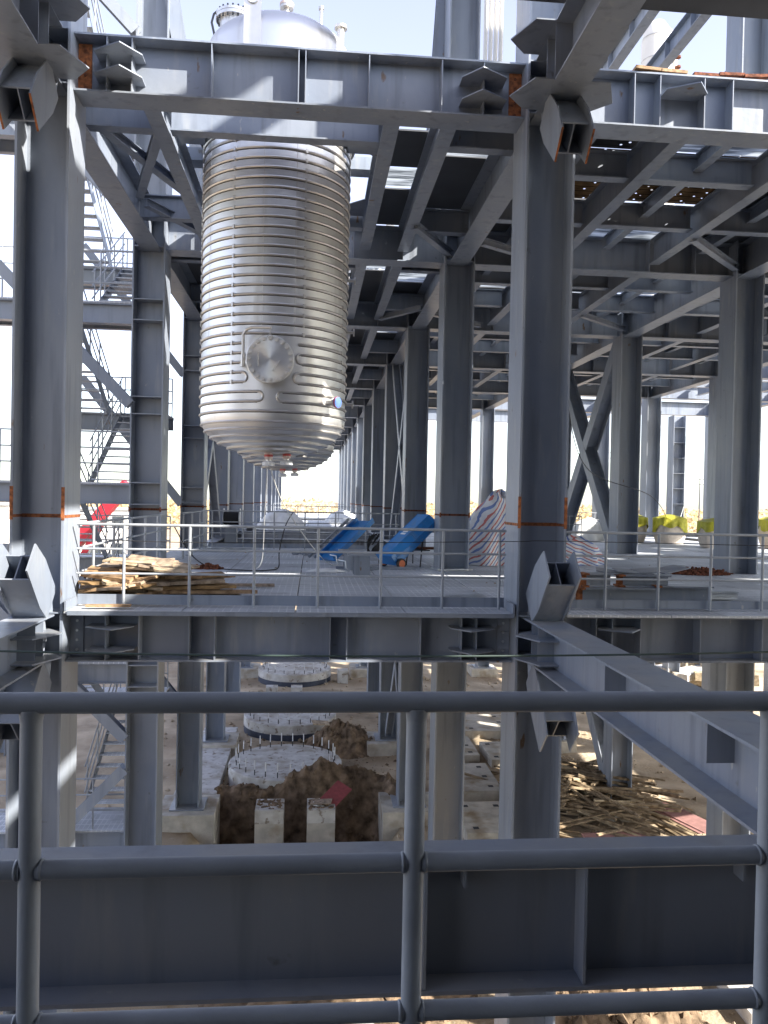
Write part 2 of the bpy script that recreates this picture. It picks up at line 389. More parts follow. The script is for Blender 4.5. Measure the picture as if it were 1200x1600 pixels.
# ------------------------------------------------------------------ columns
def column_mb(x, y, z0, z1): return MB().hbeam((x, y, z0), (x, y, z1), CH, CB, .022, .034, up=(1, 0, 0))
def column(x, y, z0, z1, label, stiff=(), splice=None, base=True, group='steel columns of the frame', name='steel_column'):
    t = thing(name, (x, y, z0), label, 'column', group)
    column_mb(x, y, z0, z1).build('shaft', STEEL, t)
    for z in stiff:
        for sd in (-1,):
            MB().box(x-CH/2+.034, x+CH/2-.034, y-CB/2+.012, y-.012, z-.01, z+.01).build('stiffener', STEEL, t)
    if splice:
        m = MB(); zs = splice; e = .004
        m.box(x-CH/2+.035, x+CH/2-.035, y-.0165, y-.011, zs-.022, zs+.03)
        for q in (-1, 1):
            xf = x+q*CH/2
            m.box(min(xf, xf-q*.034)-e, max(xf, xf-q*.034)+e, y-CB/2-e, y-CB/2+.02, zs-.05, zs+(.42 if y < 13 else .06))
            m.box(min(xf, xf-q*.034)-e, max(xf, xf-q*.034)+e, y-CB/2+.02, y+CB/2+e, zs-.018, zs+.024)
        m.build('weld_seam', RUST if y < 13 else RUSTD, t)
    if base:
        MB().box(x-.55, x+.55, y-.55, y+.55, z0, z0+.04).build('base_plate', STEEL, t)
    return t
NODE_STIFF = [7.42, 8.18, -.03, -.64]
STAIR_LV = [6.2, 1.95, -2.3, -6.3]
st_L = NODE_STIFF+[6.2, 5.72, 3.95, 3.55, 1.95, 1.45, -2.3, -2.8]
NROW = 12
near_lab = {(0, 0): 'broad grey steel column with rusty weld seam nearest the left edge',
            (0, 1): 'broad grey steel column with rusty weld seam nearest the centre, beside the nearest beam',
            (1, 0): 'grey column with many stiffener plates just behind the heap of boards',
            (1, 1): 'dark grey column standing right of the blue wheeled trough',
            (1, 2): 'grey steel column on the open deck at the right edge beside the rusty scrap',
            (2, 2): 'grey steel column touching the dark crossed braces on the right'}
COLS = {}
for k, x in enumerate(LINES):
    rows = [12, 12, 7, 7, 6][k]
    for i in range(rows):
        if k == 0: sf = st_L if i < 3 else NODE_STIFF
        else: sf = NODE_STIFF if i < 4 else ()
        if i == 0: sf = [7.42, 8.18, -.03, -.64, -.30]
        top = 19.0 if i < 2 else 8.16
        lab = near_lab.get((i, k), f'grey steel H column of the {ORD[i]} row on the {LN[k]}')
        COLS[(i, k)] = column(x, Y(i), ZT if i else -9.2, top, lab, sf, 1.33 if i == 0 or (k < 2 and i < 8) else None)
column(-12.55, 34.0, -9.2, -.4, 'grey steel column far left, seen below the deck beside the rail post', base=False)
column(-12.2, Y(1), -9.2, 16, 'outer grey column of the stair tower left of the aisle', base=False)
column(21.5, 46.0, -8.5, 7.0, 'pale column with ladder-like stiffeners against the sky on the right', [z*.9 for z in range(0, 8)], base=False)

# pedestals under the columns
for k, x in enumerate(LINES):
    for i in range(2, [9, 9, 6, 5, 4][k]):
        hw = .92 if k < 2 else .8
        tag(MB().box(x-hw, x+hw, Y(i)-hw, Y(i)+hw, -11.6, ZT-.004).build('concrete_pedestal', CONC, origin=(x, Y(i), -9)),
            f'concrete pedestal under the {ORD[i]} row column on the {LN[k]}', 'pedestal', 'concrete pedestals under the columns')

# ------------------------------------------------------------------ beams
BH, BW = .70, .50
def stiffs(t, p0, p1, h, b, ss, side=(-1,), th=.014):
    p0, p1 = Vector(p0), Vector(p1); d = (p1-p0).normalized(); sd = d.cross(Vector((0, 0, 1))).normalized()
    for q in ss:
        for g_ in side:
            c = p0+d*q+sd*(-g_)*(b/4)
            MB().obox(c, d*th/2, sd*(b/4-.008), Vector((0, 0, h/2-.027))).build('stiffener', STEEL, t)
def beam(p0, p1, h, b, label, ss=(), side=(-1,), group='grey floor beams of the frame', name='steel_beam', tf=.026):
    mid = (Vector(p0)+Vector(p1))/2
    if ss:
        t = thing(name, tuple(mid), label, 'beam', group)
        MB().hbeam(p0, p1, h, b, .016, tf).build('girder', STEEL, t); stiffs(t, p0, p1, h, b, ss, side)
        return t
    o = MB().hbeam(p0, p1, h, b, .016, tf).build(name, STEEL, origin=mid)
    return tag(o, label, 'beam', group)

ZLO = (-.05-.36, .70)      # centre z, height of deck-level girders
LOC_Z, LOC_H = -.40, .70
UPC_Z, UPC_H = 7.80, .82
e = CH/2+.004
xg = [XL-CH/2-.3]  # unused placeholder
lvl = [('deck-level', LOC_Z, LOC_H), ('upper-level', UPC_Z, UPC_H)]
def gusset(t, c, u, v, z, wid=.62, dep=.52, name='gusset_plate', mtl=None):
    c, u, v = Vector(c), Vector(u), Vector(v)
    pts = [(-.5, .0), (.5, .0), (.5, .45), (.12, 1), (-.5, .55)]
    MB().plate([c+u*wid*a+v*dep*b+Vector((0, 0, z)) for a, b in pts], .018).build(name, mtl or STEEL, t)

for lv, zc, h in lvl:
    for i in range(NROW):
        for k in range([1, 1, 1, 1, 1, 1, 1][0] and 4):
            if i >= [12, 7, 7, 6][k]: continue
            x0, x1 = LINES[k]+e, LINES[k+1]-e
            L_ = x1-x0
            if i == 0 and k == 0:
                if lv == 'deck-level':
                    pos = [.55, 1.02, 1.73, 2.10, 3.78, 4.03, 5.13, L_-.78, L_-.55]
                    lab = 'deck-level grey girder under the front railing, between the two nearest columns'
                else:
                    pos = [.45, .80, 1.92, 3.17, 3.27, 4.20, 5.28, L_-.62]
                    lab = 'sun-striped grey girder across the front of the tank dome'
                t = beam((x0, YA, zc), (x1, YA, zc), h, BW, lab, pos)
            elif i == 0 and k == 1:
                pos = [.55, .8, 1.25, 2.2, 3.2, 4.4] if lv == 'deck-level' else [.95, 1.35, 2.05, 2.5, 3.5, 4.6, 5.6]
                lab = {'deck-level': 'deck-level grey girder under the front railing, right of the central column',
                       'upper-level': 'grey girder at top right carrying the perforated planks'}[lv]
                t = beam((x0, YA, zc), (x1, YA, zc), h, BW, lab, pos)
            else:
                t = beam((x0, Y(i), zc), (x1, Y(i), zc), h, BW, f'{lv} grey cross girder at the {ORD[i]} row {BAY[k]}',
                         [L_*.15, L_*.33, L_*.67, L_*.85] if i in (1, 2, 3) else ())
            if i == 0 and k < 2:
                zs = (zc+.16, zc-.17) if lv == 'deck-level' else (zc+.14, zc-.18)
                ends = [(x0+.62, 1), (x1-.62, -1)] if k == 0 else [(x0+1.75, 1)] if lv == 'upper-level' else [(x0+.9, 1)]
                for cx, sg in ends:
                    for zz in zs[:(2 if k == 0 else 1)]:
                        gusset(t, (cx, YA-.01, zz), (sg, 0, 0), (0, -1, 0), 0, .66, .56)
                for cx, sg in [(x0, 1), (x1, -1)]:
                    m_ = RUST if lv == 'upper-level' else STEEL
                    MB().box(min(cx, cx+sg*.19), max(cx, cx+sg*.19), YA-.03, YA-.009, zc-h/2+.05, zc+h/2-.05).build('splice_plate', m_, t)
                    bm_ = MB()
                    for q in range(4):
                        zq = zc-h/2+.14+q*(h-.28)/3
                        bm_.cyl((cx+sg*.10, YA-.045, zq), (cx+sg*.10, YA-.03, zq), .02, 8)
                    bm_.build('bolt_row', GALV if lv == 'deck-level' else RUSTD, t)
    # girders running away from the camera
    for k in range(5):
        for i in range([11, 11, 6, 6, 5][k]):
            beam((LINES[k], Y(i)+.03, zc), (LINES[k], Y(i+1)-.03, zc), h, .46,
                 f'{lv} grey girder from the {ORD[i]} to the {ORD[i+1]} row on the {LN[k]}')
# girders of the front row going towards the camera (row of the near frame at YZ)
YZ = YA-DY
for k in (0, 1, 2):
    for lv, zc, h in (('deck-level', -.36, .62), ('upper-level', UPC_Z, .82)):
        w = {0: 'left', 1: 'central', 2: 'far right'}[k]
        n = {'deck-level': 'deck-level grey girder running from the %s front column down towards the camera',
             'upper-level': 'overhead grey girder running from the %s front column out over the camera'}[lv] % w
        p0, p1 = (LINES[k], YA-.03, zc), (LINES[k], -2.0, zc)
        ss = [.78, 1.1] if lv == 'deck-level' else [.9, 1.3, 3.0]
        t = beam(p0, p1, h, .5, n, ss, (1,) if k == 0 else (-1,))
        if lv == 'deck-level':
            sg = 1 if k == 0 else -1
            for yy in (8.4, 6.15, 3.2):
                xa, xb = sorted((LINES[k]+sg*.009, LINES[k]+sg*.242))
                MB().box(xa, xb, yy-.007, yy+.007, zc-.04, zc+h/2-.027).build('stiffener', STEEL, t)
        if k < 2:
            sgn = (-1, 1) if k == 1 else (1, -1)
            for sg in (-1, 1):
                for zz in ((h/2-.012, -h/2+.012) if lv == 'upper-level' else (.12, -h/2+.1)):
                    y0 = YA-CB/2-.55
                    c = (LINES[k]+sg*(.25 if abs(zz) > h/2-.05 else .01), y0, zc)
                    gusset(t, c, (0, 1, 0), (sg, 0, 0), zz, .85, .5)

# brace stubs: two side plates, two flanges and a web between them
def stub(parent, x, y, z, dz, L_=.80):
    d = Vector((0, -.72, .70*dz)).normalized(); n = Vector((0, .70*dz, .72)).normalized()   # n perpendicular to d in the y-z plane
    o = Vector((x, y, z)); wx = .215; X = Vector((1, 0, 0))
    m = MB()
    for s2 in (-1, 1):
        m.obox(o+d*L_*.5+n*.20*s2, d*L_*.5, X*(wx-.012), n*.011)
    m.obox(o+d*L_*.5, d*L_*.5, X*.009, n*.188)
    m.build('brace_stub', STEEL, parent)
    for s2 in (-1, 1):
        pts = [(-.08, -.20), (.28, -.27), (L_*1.28, -.24), (L_*1.28, .22), (L_*.72, .33), (-.08, .33)]
        q = MB().plate([o+d*a+n*b+X*wx*s2 for a, b in pts], .022).build('side_plate', STEEL, parent)
        a, b = o+d*(L_*1.28+.003)+n*.22+X*wx*s2, o+d*(L_*1.28+.003)-n*.24+X*wx*s2
        if z > 4:
            MB().bar(a, b, .026, .008, up=tuple(d)).build('primer_edge', RUST, q)
    # curved transition plate between girder flange and stub
    z1 = z
    m = MB()
    for s2 in (-1, 1):
        pts = []
        for t_ in range(7):
            a = t_/6
            p = o+d*(-.05)+n*(.20*s2*1)+Vector((0, .10*(1-a), -dz*.34*(1-a)**1.6))*1
            pts.append(p+d*.06*a)
        k0 = len(m.v)
        for p in pts: m.v += [p-X*(wx-.02), p+X*(wx-.02)]
        for t_ in range(6):
            b0 = k0+t_*2; m.f.append((b0, b0+1, b0+3, b0+2))
    o2 = m.build('transition_plate', STEEL, parent, smooth=40)
    md = o2.modifiers.new('thick', 'SOLIDIFY'); md.thickness = .014
for k in (0, 1):
    x = LINES[k]; yf = YA-CB/2-.18
    stub(COLS[(0, k)], x+.02, yf, .12, 1)
    stub(COLS[(0, k)], x+.02, yf-.05, -.92, -1)
    stub(COLS[(0, k)], x+.02, yf-.12, 7.22, -1)

# secondary floor beams of the upper level
for i in range(0, 5):
    y0, y1 = Y(i)+.26, Y(i+1)-.26
    for x in (-2.56, 1.15, 2.06):
        beam((x, y0, 7.88), (x, y1, 7.88), .56, .26, f'upper secondary beam {"left of" if x < 0 else "right of" if x < 2 else "farther right of"} the {ORD[i]} tank')
    for a, nm in ((.21, 'front'), (.79, 'rear')):
        yy = lerp(Y(i), Y(i+1), a)
        for xa, xb, nn in ((XL+.03, -2.7, 'left of'), (-2.42, 1.01, 'across'), (2.2, XC-.03, 'right of')):
            beam((xa, yy, 7.90), (xb, yy, 7.90), .5, .24, f'upper short cross beam {nn} the tank opening, {nm} of the {ORD[i]} bay')
    for k in (1, 2, 3):
        if i > 3 and k > 1: continue
        for a in (1/3, 2/3):
            x = lerp(LINES[k], LINES[k+1], a)
            beam((x, y0, 7.88), (x, y1, 7.88), .60, .26, f'{"left" if a < .5 else "right"} upper secondary beam, {ORD[i]} bay back, {BAY[k]}')
        if k < 3:
            for a in (1/6, .5, 5/6):
                x = lerp(LINES[k], LINES[k+1], a)
                beam((x, y0, 8.05), (x, y1, 8.05), .30, .18, f'{"left" if a < .3 else "middle" if a < .6 else "right"} slim joist, {ORD[i]} bay back, {BAY[k]}')
        for a in (1/3, 2/3):
            yy = lerp(Y(i), Y(i+1), a); w = (LINES[k+1]-LINES[k])/3
            for q in range(3):
                beam((LINES[k]+w*q+.15, yy, 7.92), (LINES[k]+w*(q+1)-.15, yy, 7.92), .50, .24,
                     f'{["left", "middle", "right"][q]} {"front" if a < .5 else "rear"} short cross beam, {ORD[i]} bay back, {BAY[k]}')
# corner plates of the octagonal openings round the tanks
for i in range(0, 3):
    yc = Y(i)+DY/2
    for sx, sy in ((-1, -1), (1, -1), (-1, 1), (1, 1)):
        xa = -2.42 if sx < 0 else 1.01; yb = yc+sy*2.05
        tag(MB().plate([(xa, yb, 7.93), (xa, yb-sy*1.0, 7.93), (xa-sx*1.0, yb, 7.93)], .02).build('corner_plate', STEEL, origin=(xa, yb, 7.93)),
            f'triangular steel plate at the {"left" if sx < 0 else "right"} {"front" if sy < 0 else "rear"} corner of the {ORD[i]} tank opening', 'steel plate', 'corner plates of the tank openings')
# horizontal bracing under the upper floor
def hbr(a, b, lab, s=.16): tag(MB().hbeam(a, b, s, s, .01, .012).build('roof_brace', STEEL, origin=a), lab, 'brace', 'horizontal braces under the upper floor')
hbr((XL+.3, 13.8, 7.75), (-2.6, 16.5, 7.75), 'slim diagonal brace under the upper floor left of the tank, nearest')
hbr((-2.6, 13.6, 7.70), (XL+.3, 16.6, 7.70), 'slim diagonal brace crossing the nearest one left of the tank')
hbr((XL+.3, 17.2, 7.75), (-2.5, 19.1, 7.75), 'short diagonal brace behind the crossing braces left of the tank')
hbr((2.1, 17.3, 7.6), (XC-.2, 19.2, 7.6), 'short diagonal brace under the floor near the second right aisle column')
hbr((2.1, 26.2, 7.6), (XC-.2, 24.6, 7.6), 'short diagonal brace near the third right aisle column')
hbr((XC+.2, 25.0, 7.55), (5.5, 26.5, 7.55), 'diagonal brace left of the crossed braces under the upper floor')
hbr((XC+.3, 18.0, 7.55), (5.6, 19.2, 7.55), 'diagonal brace behind the central column under the upper floor')
hbr((8.3, 17.2, 7.6), (XR-.3, 19.2, 7.6), 'diagonal brace meeting the right-hand deck column')
hbr((8.3, 24.6, 7.6), (XR-.3, 26.4, 7.6), 'diagonal brace meeting the column of the crossed braces')

# vertical bracing between third and fourth rows
def xbrace(x, za, zb, y0, y1, s, lab):
    t = thing('cross_brace', (x, (y0+y1)/2, za), lab, 'brace', 'crossed vertical braces')
    MB().hbeam((x, y0, za), (x, y1, zb), s, s, .02, .03, up=(1, 0, 0)).build('diagonal', STEEL, t)
    ym, zm = (y0+y1)/2, (za+zb)/2; d = Vector((0, y1-y0, za-zb)).normalized()*s*.55
    m = MB().hbeam((x, y0, zb), (x, ym-d.y, zm-d.z), s, s, .02, .03, up=(1, 0, 0))
    m.hbeam((x, ym+d.y, zm+d.z), (x, y1, za), s, s, .02, .03, up=(1, 0, 0)); m.build('diagonal', STEEL, t)
    return t
xbrace(XR, .1, 7.3, Y(2)+.45, Y(3)-.45, .50, 'dark crossed H-section braces behind the central column')
xbrace(XR, -8.2, -.9, Y(2)+.45, Y(3)-.45, .50, 'crossed braces below the deck behind the timber pile')
xbrace(XC, .1, 7.3, Y(2)+.45, Y(3)-.45, .30, 'slender pale crossed braces behind the third right aisle column')
xbrace(XC, -8.2, -.9, Y(2)+.45, Y(3)-.45, .30, 'slender crossed braces below the deck on the right of the aisle')
xbrace(XL, .1, 7.3, Y(2)+.45, Y(3)-.45, .30, 'slender crossed braces behind the third left aisle column')

# ------------------------------------------------------------------ floors (deck level)
def floor_panels(x0, x1, y0, y1, z, nx_, ny_, m_, name='floor', gap=.022, th=.035, skip=(), notch=True):
    m = MB(); w = (x1-x0)/nx_; d = (y1-y0)/ny_
    for i in range(nx_):
        for j in range(ny_):
            if (i, j) in skip: continue
            zz = z+.004*rng.random()
            m.box(x0+i*w+gap/2, x0+(i+1)*w-gap/2, y0+j*d+gap/2, y0+(j+1)*d-gap/2, zz-th, zz)
    return tag(m.build(name, m_, origin=(x0, y0, z)), kind='structure')
hc = CB/2+.02; hx = CH/2+.02
YD = YA-.45
# bay strips: clear of columns in y-lines
for k, rows in ((0, 2), (1, 4), (2, 4), (3, 4)):
    xa, xb = LINES[k]+hx, LINES[k+1]-hx
    sk = [(i_, j_) for i_ in range(4) for j_ in range(24) if (i_*7+j_*5) % 5 < 2] if k == 3 else ()
    floor_panels(xa, xb, YD, Y(rows)+hc-.05, 0, 4, rows*6 if rows else 1, GRATE, skip=sk)
    # strips along the column line between columns
for k in range(0, 5):
    rows = [2, 4, 4, 4, 4][k]
    for i in range(rows):
        floor_panels(LINES[k]-hx+.01, LINES[k]+hx-.01, Y(i)+hc, Y(i+1)-hc, .002, 1, 3, GRATE)
for i in (5, 6, 8, 9, 10):
    floor_panels(XL+hx, XC-hx, Y(i)+.2, Y(i+1)-.2, 0, 4, 4, GRATE)
floor_panels(-6.5, 22, -6, 2.3, 0, 18, 5, DARKFLOOR)      # the walkway the camera stands on
edge = MB().box(XL+.45, XC-.42, YD-.02, YD+.0, -.05, .012).build('deck_edge_strip', STEEL, origin=(0, YD, 0))
tag(edge, 'thin steel edge strip along the front of the deck grating', 'edge strip')
# upright kick plates at the deck corners
for x, w in ((XL+hx+.03, 'left'), (XC-hx-.03, 'right')):
    tag(MB().box(x-.012, x+.012, YD+.0, YD+.45, .01, .15).build('kick_plate', STEEL, origin=(x, YD, 0)),
        f'low kick plate at the {w} corner of the front deck', 'kick plate', 'kick plates at the deck corners')

# ------------------------------------------------------------------ upper floor, mostly dark, a few pale sheets
UZ = 8.23
def upper(x0, x1, y0, y1, kind):
    m = {'d': DARKFLOOR, 's': SHEET, 'h': HOLEY, 'p': HOLEYD}[kind]; b = MB()
    if kind == 's':
        n = max(4, int((y1-y0)/.09))
        k0 = len(b.v)
        for j in range(n+1):
            zz = UZ+.0+(.03 if j % 2 else 0)
            yy = lerp(y0, y1, j/n); b.v += [Vector((x0, yy, zz)), Vector((x1, yy, zz))]
        for j in range(n): q = k0+2*j; b.f.append((q, q+1, q+3, q+2))
    elif kind in 'hp':
        b.v += [Vector(p) for p in ((x0, y0, UZ+.02), (x1, y0, UZ+.02), (x1, y1, UZ+.02), (x0, y1, UZ+.02))]; b.f.append((0, 1, 2, 3))
    else: b.box(x0, x1, y0, y1, UZ, UZ+.03)
    n_ = {'d': 'floor', 's': 'corrugated_sheet', 'h': 'perforated_boarding', 'p': 'perforated_boarding'}[kind]
    o = b.build(n_, m, origin=(x0, y0, UZ))
    return o
def lay(k, i, pat):
    """pat: rows front-to-back of three characters, left to right"""
    for r_, row in enumerate(pat):
        for c2, ch in enumerate(row):
            if ch == '.': continue
            w = (LINES[k+1]-LINES[k])/3; d = DY/3
            x0 = LINES[k]+w*c2+.01; y0 = Y(i)+d*r_+.01
            o = upper(x0, x0+w-.02, y0, y0+d-.02, ch)
            if ch == 'd': tag(o, kind='structure')
            else:
                tag(o, f'{["left", "middle", "right"][c2]} {["front", "middle", "rear"][r_]} {"pale sheet" if ch == "s" else "perforated brown boards" if ch == "h" else "dark perforated planks"}, {ORD[i]} bay back, {BAY[k]}',
                    'ceiling sheet' if ch == 's' else 'ceiling boards', 'panels laid over the upper floor beams')
lay(1, 0, ['pss', 'hhd', 'dsd']); lay(1, 1, ['dds', 'sds', 'dss']); lay(1, 2, ['sds', 'dsd', 'sds']); lay(1, 3, ['dsd', 'dds', 'dsd']); lay(1, 4, ['dsd', 'sds', 'ddd'])
lay(2, 0, ['sdd', 'dsd', 'dds']); lay(2, 1, ['dds', 'sdd', 'dds']); lay(2, 2, ['sdd', 'dds', 'dsd']); lay(2, 3, ['dsd', 'dds', 'ddd'])
lay(3, 0, ['ddd', 'dd.', '.dd']); lay(3, 1, ['d.d', 'dd.', 'ddd']); lay(3, 2, ['dd.', 'd..', '.d.'])
# strips beside each tank
def aisle(x0, x1, y0, y1, kind, lab=''):
    o = upper(x0, x1, y0, y1, kind)
    if kind == 'd': tag(o, kind='structure')
    else: tag(o, lab, 'ceiling sheet', 'panels laid over the upper floor beams')
aisle(2.2, 3.3, 13.9, 15.2, 's', 'pale corrugated sheet overhead just left of the central column')
aisle(2.2, 3.4, 12.4, 13.85, 'd'); aisle(2.2, 3.4, 15.25, 18.0, 'd')
aisle(1.05, 2.15, 12.4, 13.6, 'd'); aisle(1.05, 2.15, 14.3, 15.85, 'd'); aisle(1.05, 2.15, 15.9, 16.9, 's', 'narrow pale sheet overhead right of the nearest tank'); aisle(1.05, 2.15, 17.0, 19.2, 'd'); aisle(2.2, 3.0, 18.1, 19.2, 's', 'pale sheet overhead in front of the second right aisle column')
for i in range(1, 6):
    aisle(2.1, 3.4, Y(i)+.02, Y(i)+3.2, 'd')
    aisle(2.1, 3.4, Y(i)+3.3, Y(i)+4.6, 's', f'pale corrugated sheet overhead right of the {ORD[i]} tank')
    aisle(2.1, 3.4, Y(i)+4.7, Y(i)+7.3, 'd')
    aisle(1.0, 2.05, Y(i)+.02, Y(i)+1.6, 'd')
    aisle(1.0, 2.05, Y(i)+1.7, Y(i)+3.4, 's' if i < 3 else 'd', f'narrow pale sheet overhead right of the {ORD[i]} tank')
    aisle(1.0, 2.05, Y(i)+3.6, Y(i)+7.3, 'd')
    aisle(-3.8, -2.65, Y(i)+.02, Y(i)+7.3, 'd')
    aisle(-2.6, .95, Y(i)+5.5, Y(i)+7.3, 'd'); aisle(-2.6, .95, Y(i)+.02, Y(i)+1.5, 'd')
for i in range(6, 11):
    aisle(-3.8, -2.6, Y(i)+.02, Y(i)+7.3, 'd'); aisle(1.0, 3.4, Y(i)+.02, Y(i)+7.3, 'd')

# upper floors of the block the camera stands in (unseen; outline and gaps set to shape sun and shade)
def roof(x0, x1, y0, y1, z, lab=''):
    tag(MB().box(x0, x1, y0, y1, z, z+.06).build('floor', DARKFLOOR, origin=(x0, y0, z)), kind='structure')
roof(-6.5, 5.4, -14, 1.2, 8.25); roof(-4.9, 5.4, 3.2, 10.45, 8.25); roof(3.6, 5.4, 1.2, 3.2, 8.25); roof(5.4, 8.0, -14, 4.2, 8.25); roof(5.4, 8.0, 7.6, 10.45, 8.25)
roof(8.0, 22, 4.6, 10.45, 8.25); roof(8.0, 10.2, -14, 4.6, 8.25); roof(12.8, 22, -14, 4.6, 8.25); roof(10.2, 12.8, -14, .8, 8.25)
for q, (a, b) in enumerate(((5.4, 8.2), (9.6, 10.4), (11.8, 13.3), (14.5, 15.4))):
    roof(a, b, 2.5, 7.5, 16.4)  # unseen strips added to break sunlight into stripes on the front girder
roof(3.5, 10.5, 12.5, 20.3, 16.4)  # unseen slab added to keep sun off the stair tower
# unseen walls added behind and beside the camera to block light
for x0, x1, y0, y1, w in ((-6.5, 22, -6.3, -6.1, 'rear'), (-6.7, -6.5, -6.3, -2.6, 'left'), (22, 22.2, -6.3, -3.6, 'right')):
    tag(MB().box(x0, x1, y0, y1, -9.3, 8.2).build('shade_wall', DARKFLOOR, origin=(x0, y0, -9)), f'dark clad {w} wall of the block behind the camera', 'wall')

# ------------------------------------------------------------------ tanks
TX, TR = -.77, 1.385
Z_T0, Z_T1, HD = 3.15, 9.98, .70
def make_tank(yc, label):
    t = thing('steel_tank', (TX, yc, Z_T0-HD), label, 'tank', 'stainless tanks hanging in a row along the aisle')
    prof = []
    for j in range(0, 15):
        a = math.pi/2*(j/14); prof.append((max(.02, TR*math.sin(a)), Z_T0-HD*math.cos(a)))
    for j in range(1, 12): prof.append((TR, lerp(Z_T0, Z_T1, j/12)))
    for j in range(0, 15):
        a = math.pi/2*(j/14); prof.append((max(.02, TR*math.cos(a)), Z_T1+HD*math.sin(a)))
    MB().lathe((TX, yc, 0), prof, 96).build('vessel_shell', STAIN, t, smooth=40)
    # half-pipe heating coil
    m = MB(); rp = .024; rc = TR+.008
    def pt(a, z, r=None): return Vector((TX+(r or rc)*math.sin(a), yc-(r or rc)*math.cos(a), z))    # a = 0 faces the camera
    mz, mr = 4.08, .40; pitch = .172; zs = [Z_T0+.05+pitch*q for q in range(31)]
    def arc(a0, a1, z, n=56): return [pt(lerp(a0, a1, q/n), z) for q in range(n+1)]
    gaps = {}
    for q, z in enumerate(zs):
        dz = z-mz
        if abs(dz) < .42: gaps[q] = max(.30, math.asin(min(.95, (math.sqrt(max(.02, .48**2-dz*dz)))/TR)))
    low = [q for q in gaps][0]
    for q in (low-2, low-1): gaps[q] = .10
    gaps.pop(low-2+99, None)
    for q, z in enumerate(zs):
        if q in gaps:
            m.tube(arc(gaps[q]+.05, 2*math.pi-gaps[q]-.05, z, 72), rp, 7)
        else:
            m.tube(arc(0, 2*math.pi*71/72, z, 71), rp, 7, closed=True)
    keys = sorted(gaps)
    for a_, b_ in zip(keys[0::2], keys[1::2]):           # U-turns either side of the manhole
        ga = min(gaps[a_], gaps[b_])
        for sg in (-1, 1):
            pts = []
            for w in range(9):
                th = math.pi*w/8
                zz = (zs[a_]+zs[b_])/2-math.cos(th)*(zs[b_]-zs[a_])/2
                g0 = lerp(gaps[a_], gaps[b_], w/8)
                pts.append(pt(sg*(g0+.05-math.sin(th)*.06), zz))
            m.tube(pts, rp, 7)
    for j in range(1, 8):                                # rings on the bottom head
        a = math.pi/2*(1-j*.115); r_ = TR*math.sin(a)+.008; z = Z_T0-HD*math.cos(a)-.008
        m.tube([Vector((TX+r_*math.sin(w*math.pi/36), yc-r_*math.cos(w*math.pi/36), z)) for w in range(72)], rp, 7, closed=True)
    for z in zs[3:]:                                     # clips holding the coil
        for a in (-.52, .42, 1.15, -1.3):
            if abs(z-mz) < .45 and abs(a) < .5: continue
            d = Vector((math.sin(a), -math.cos(a), 0)); s2 = Vector((math.cos(a), math.sin(a), 0))
            m.obox(pt(a, z, TR+.02), d*.018, s2*.018, Vector((0, 0, .034)))
    m.build('heating_coil', STAIN2, t, smooth=50)
    m = MB()                                             # thin dark tubes standing in for the shadow under each half pipe
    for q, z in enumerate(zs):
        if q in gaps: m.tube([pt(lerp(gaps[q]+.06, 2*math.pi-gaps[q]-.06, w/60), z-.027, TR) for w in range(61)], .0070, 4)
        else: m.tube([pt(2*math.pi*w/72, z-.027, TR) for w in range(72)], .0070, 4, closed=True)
    m.build('coil_shade_line', COIL_SHADE, t)
    m = MB()                                             # weld seams
    for a in (.30, -1.0, -.12):
        m.tube([pt(a, lerp(Z_T0+1.4, Z_T1-.3, q/20), TR-.001) for q in range(21)], .006, 5)
    m.tube([Vector((TX+(TR*.62)*math.sin(w*math.pi/36), yc-(TR*.62)*math.cos(w*math.pi/36), Z_T1+HD*math.sqrt(1-.62**2)-.001)) for w in range(72)], .007, 5, closed=True)
    m.build('weld_seam', STAIN2, t)
    m = MB().lathe((TX, yc, 0), [(TR+.03, 8.44), (TR+.11, 8.44), (TR+.11, 8.52), (TR+.03, 8.52), (TR+.03, 8.84), (TR+.14, 8.84), (TR+.14, 8.9), (TR+.0, 8.9)], 64)
    m.build('support_ring', DARK, t, smooth=30)
    for sx, sy in ((-1, -1), (1, -1), (1, 1), (-1, 1)):
        x = TX+sx*1.62; y = yc+sy*.55
        MB().box(x-.3, x+.3, y-.2, y+.2, 8.25, 8.5).build('support_lug', STEEL, t)
    # manhole
    mc = Vector((TX+.0, yc-TR, mz)); ax = Vector((0, -1, 0))
    mh = MB().lathe(mc, [(.32, -.1), (.32, .10), (.42, .10), (.42, .145)], 40, ax).build('manhole', STAIN2, t, smooth=30)
    MB().lathe(mc, [(.42, .152), (.42, .19), (.405, .20), (.02, .205)], 48, ax).build('cover', BRUSHED, mh, smooth=30)
    m = MB()
    for q in range(20):
        a = 2*math.pi*q/20; p = mc+Vector((math.sin(a)*.365, 0, math.cos(a)*.365))
        m.cyl(p+ax*.06, p+ax*.25, .02, 6); m.cyl(p+ax*.2, p+ax*.24, .036, 6)
    m.build('bolt_ring', BOLT, mh)
    m = MB()
    for a_, b_ in (((-.20, .10), (-.20, -.12)), ((.17, -.02), (.06, -.20))):
        m = MB()
        a_ = mc+Vector((a_[0], 0, a_[1]))+ax*.2; b_ = mc+Vector((b_[0], 0, b_[1]))+ax*.2
        m.tube([a_, a_+ax*.06, b_+ax*.06, b_], .009, 6)
        m.build('handle', STAIN2, mh)
    m = MB(); x0 = mc.x-.47; yb = mc.y-.16
    m.tube([(x0, yb, mz-.08), (x0, yb, mz+.42), (x0+.06, yb-.03, mz+.50), (x0+.16, yb-.07, mz+.53), (mc.x+.02, yb-.12, mz+.53)], .028, 8)
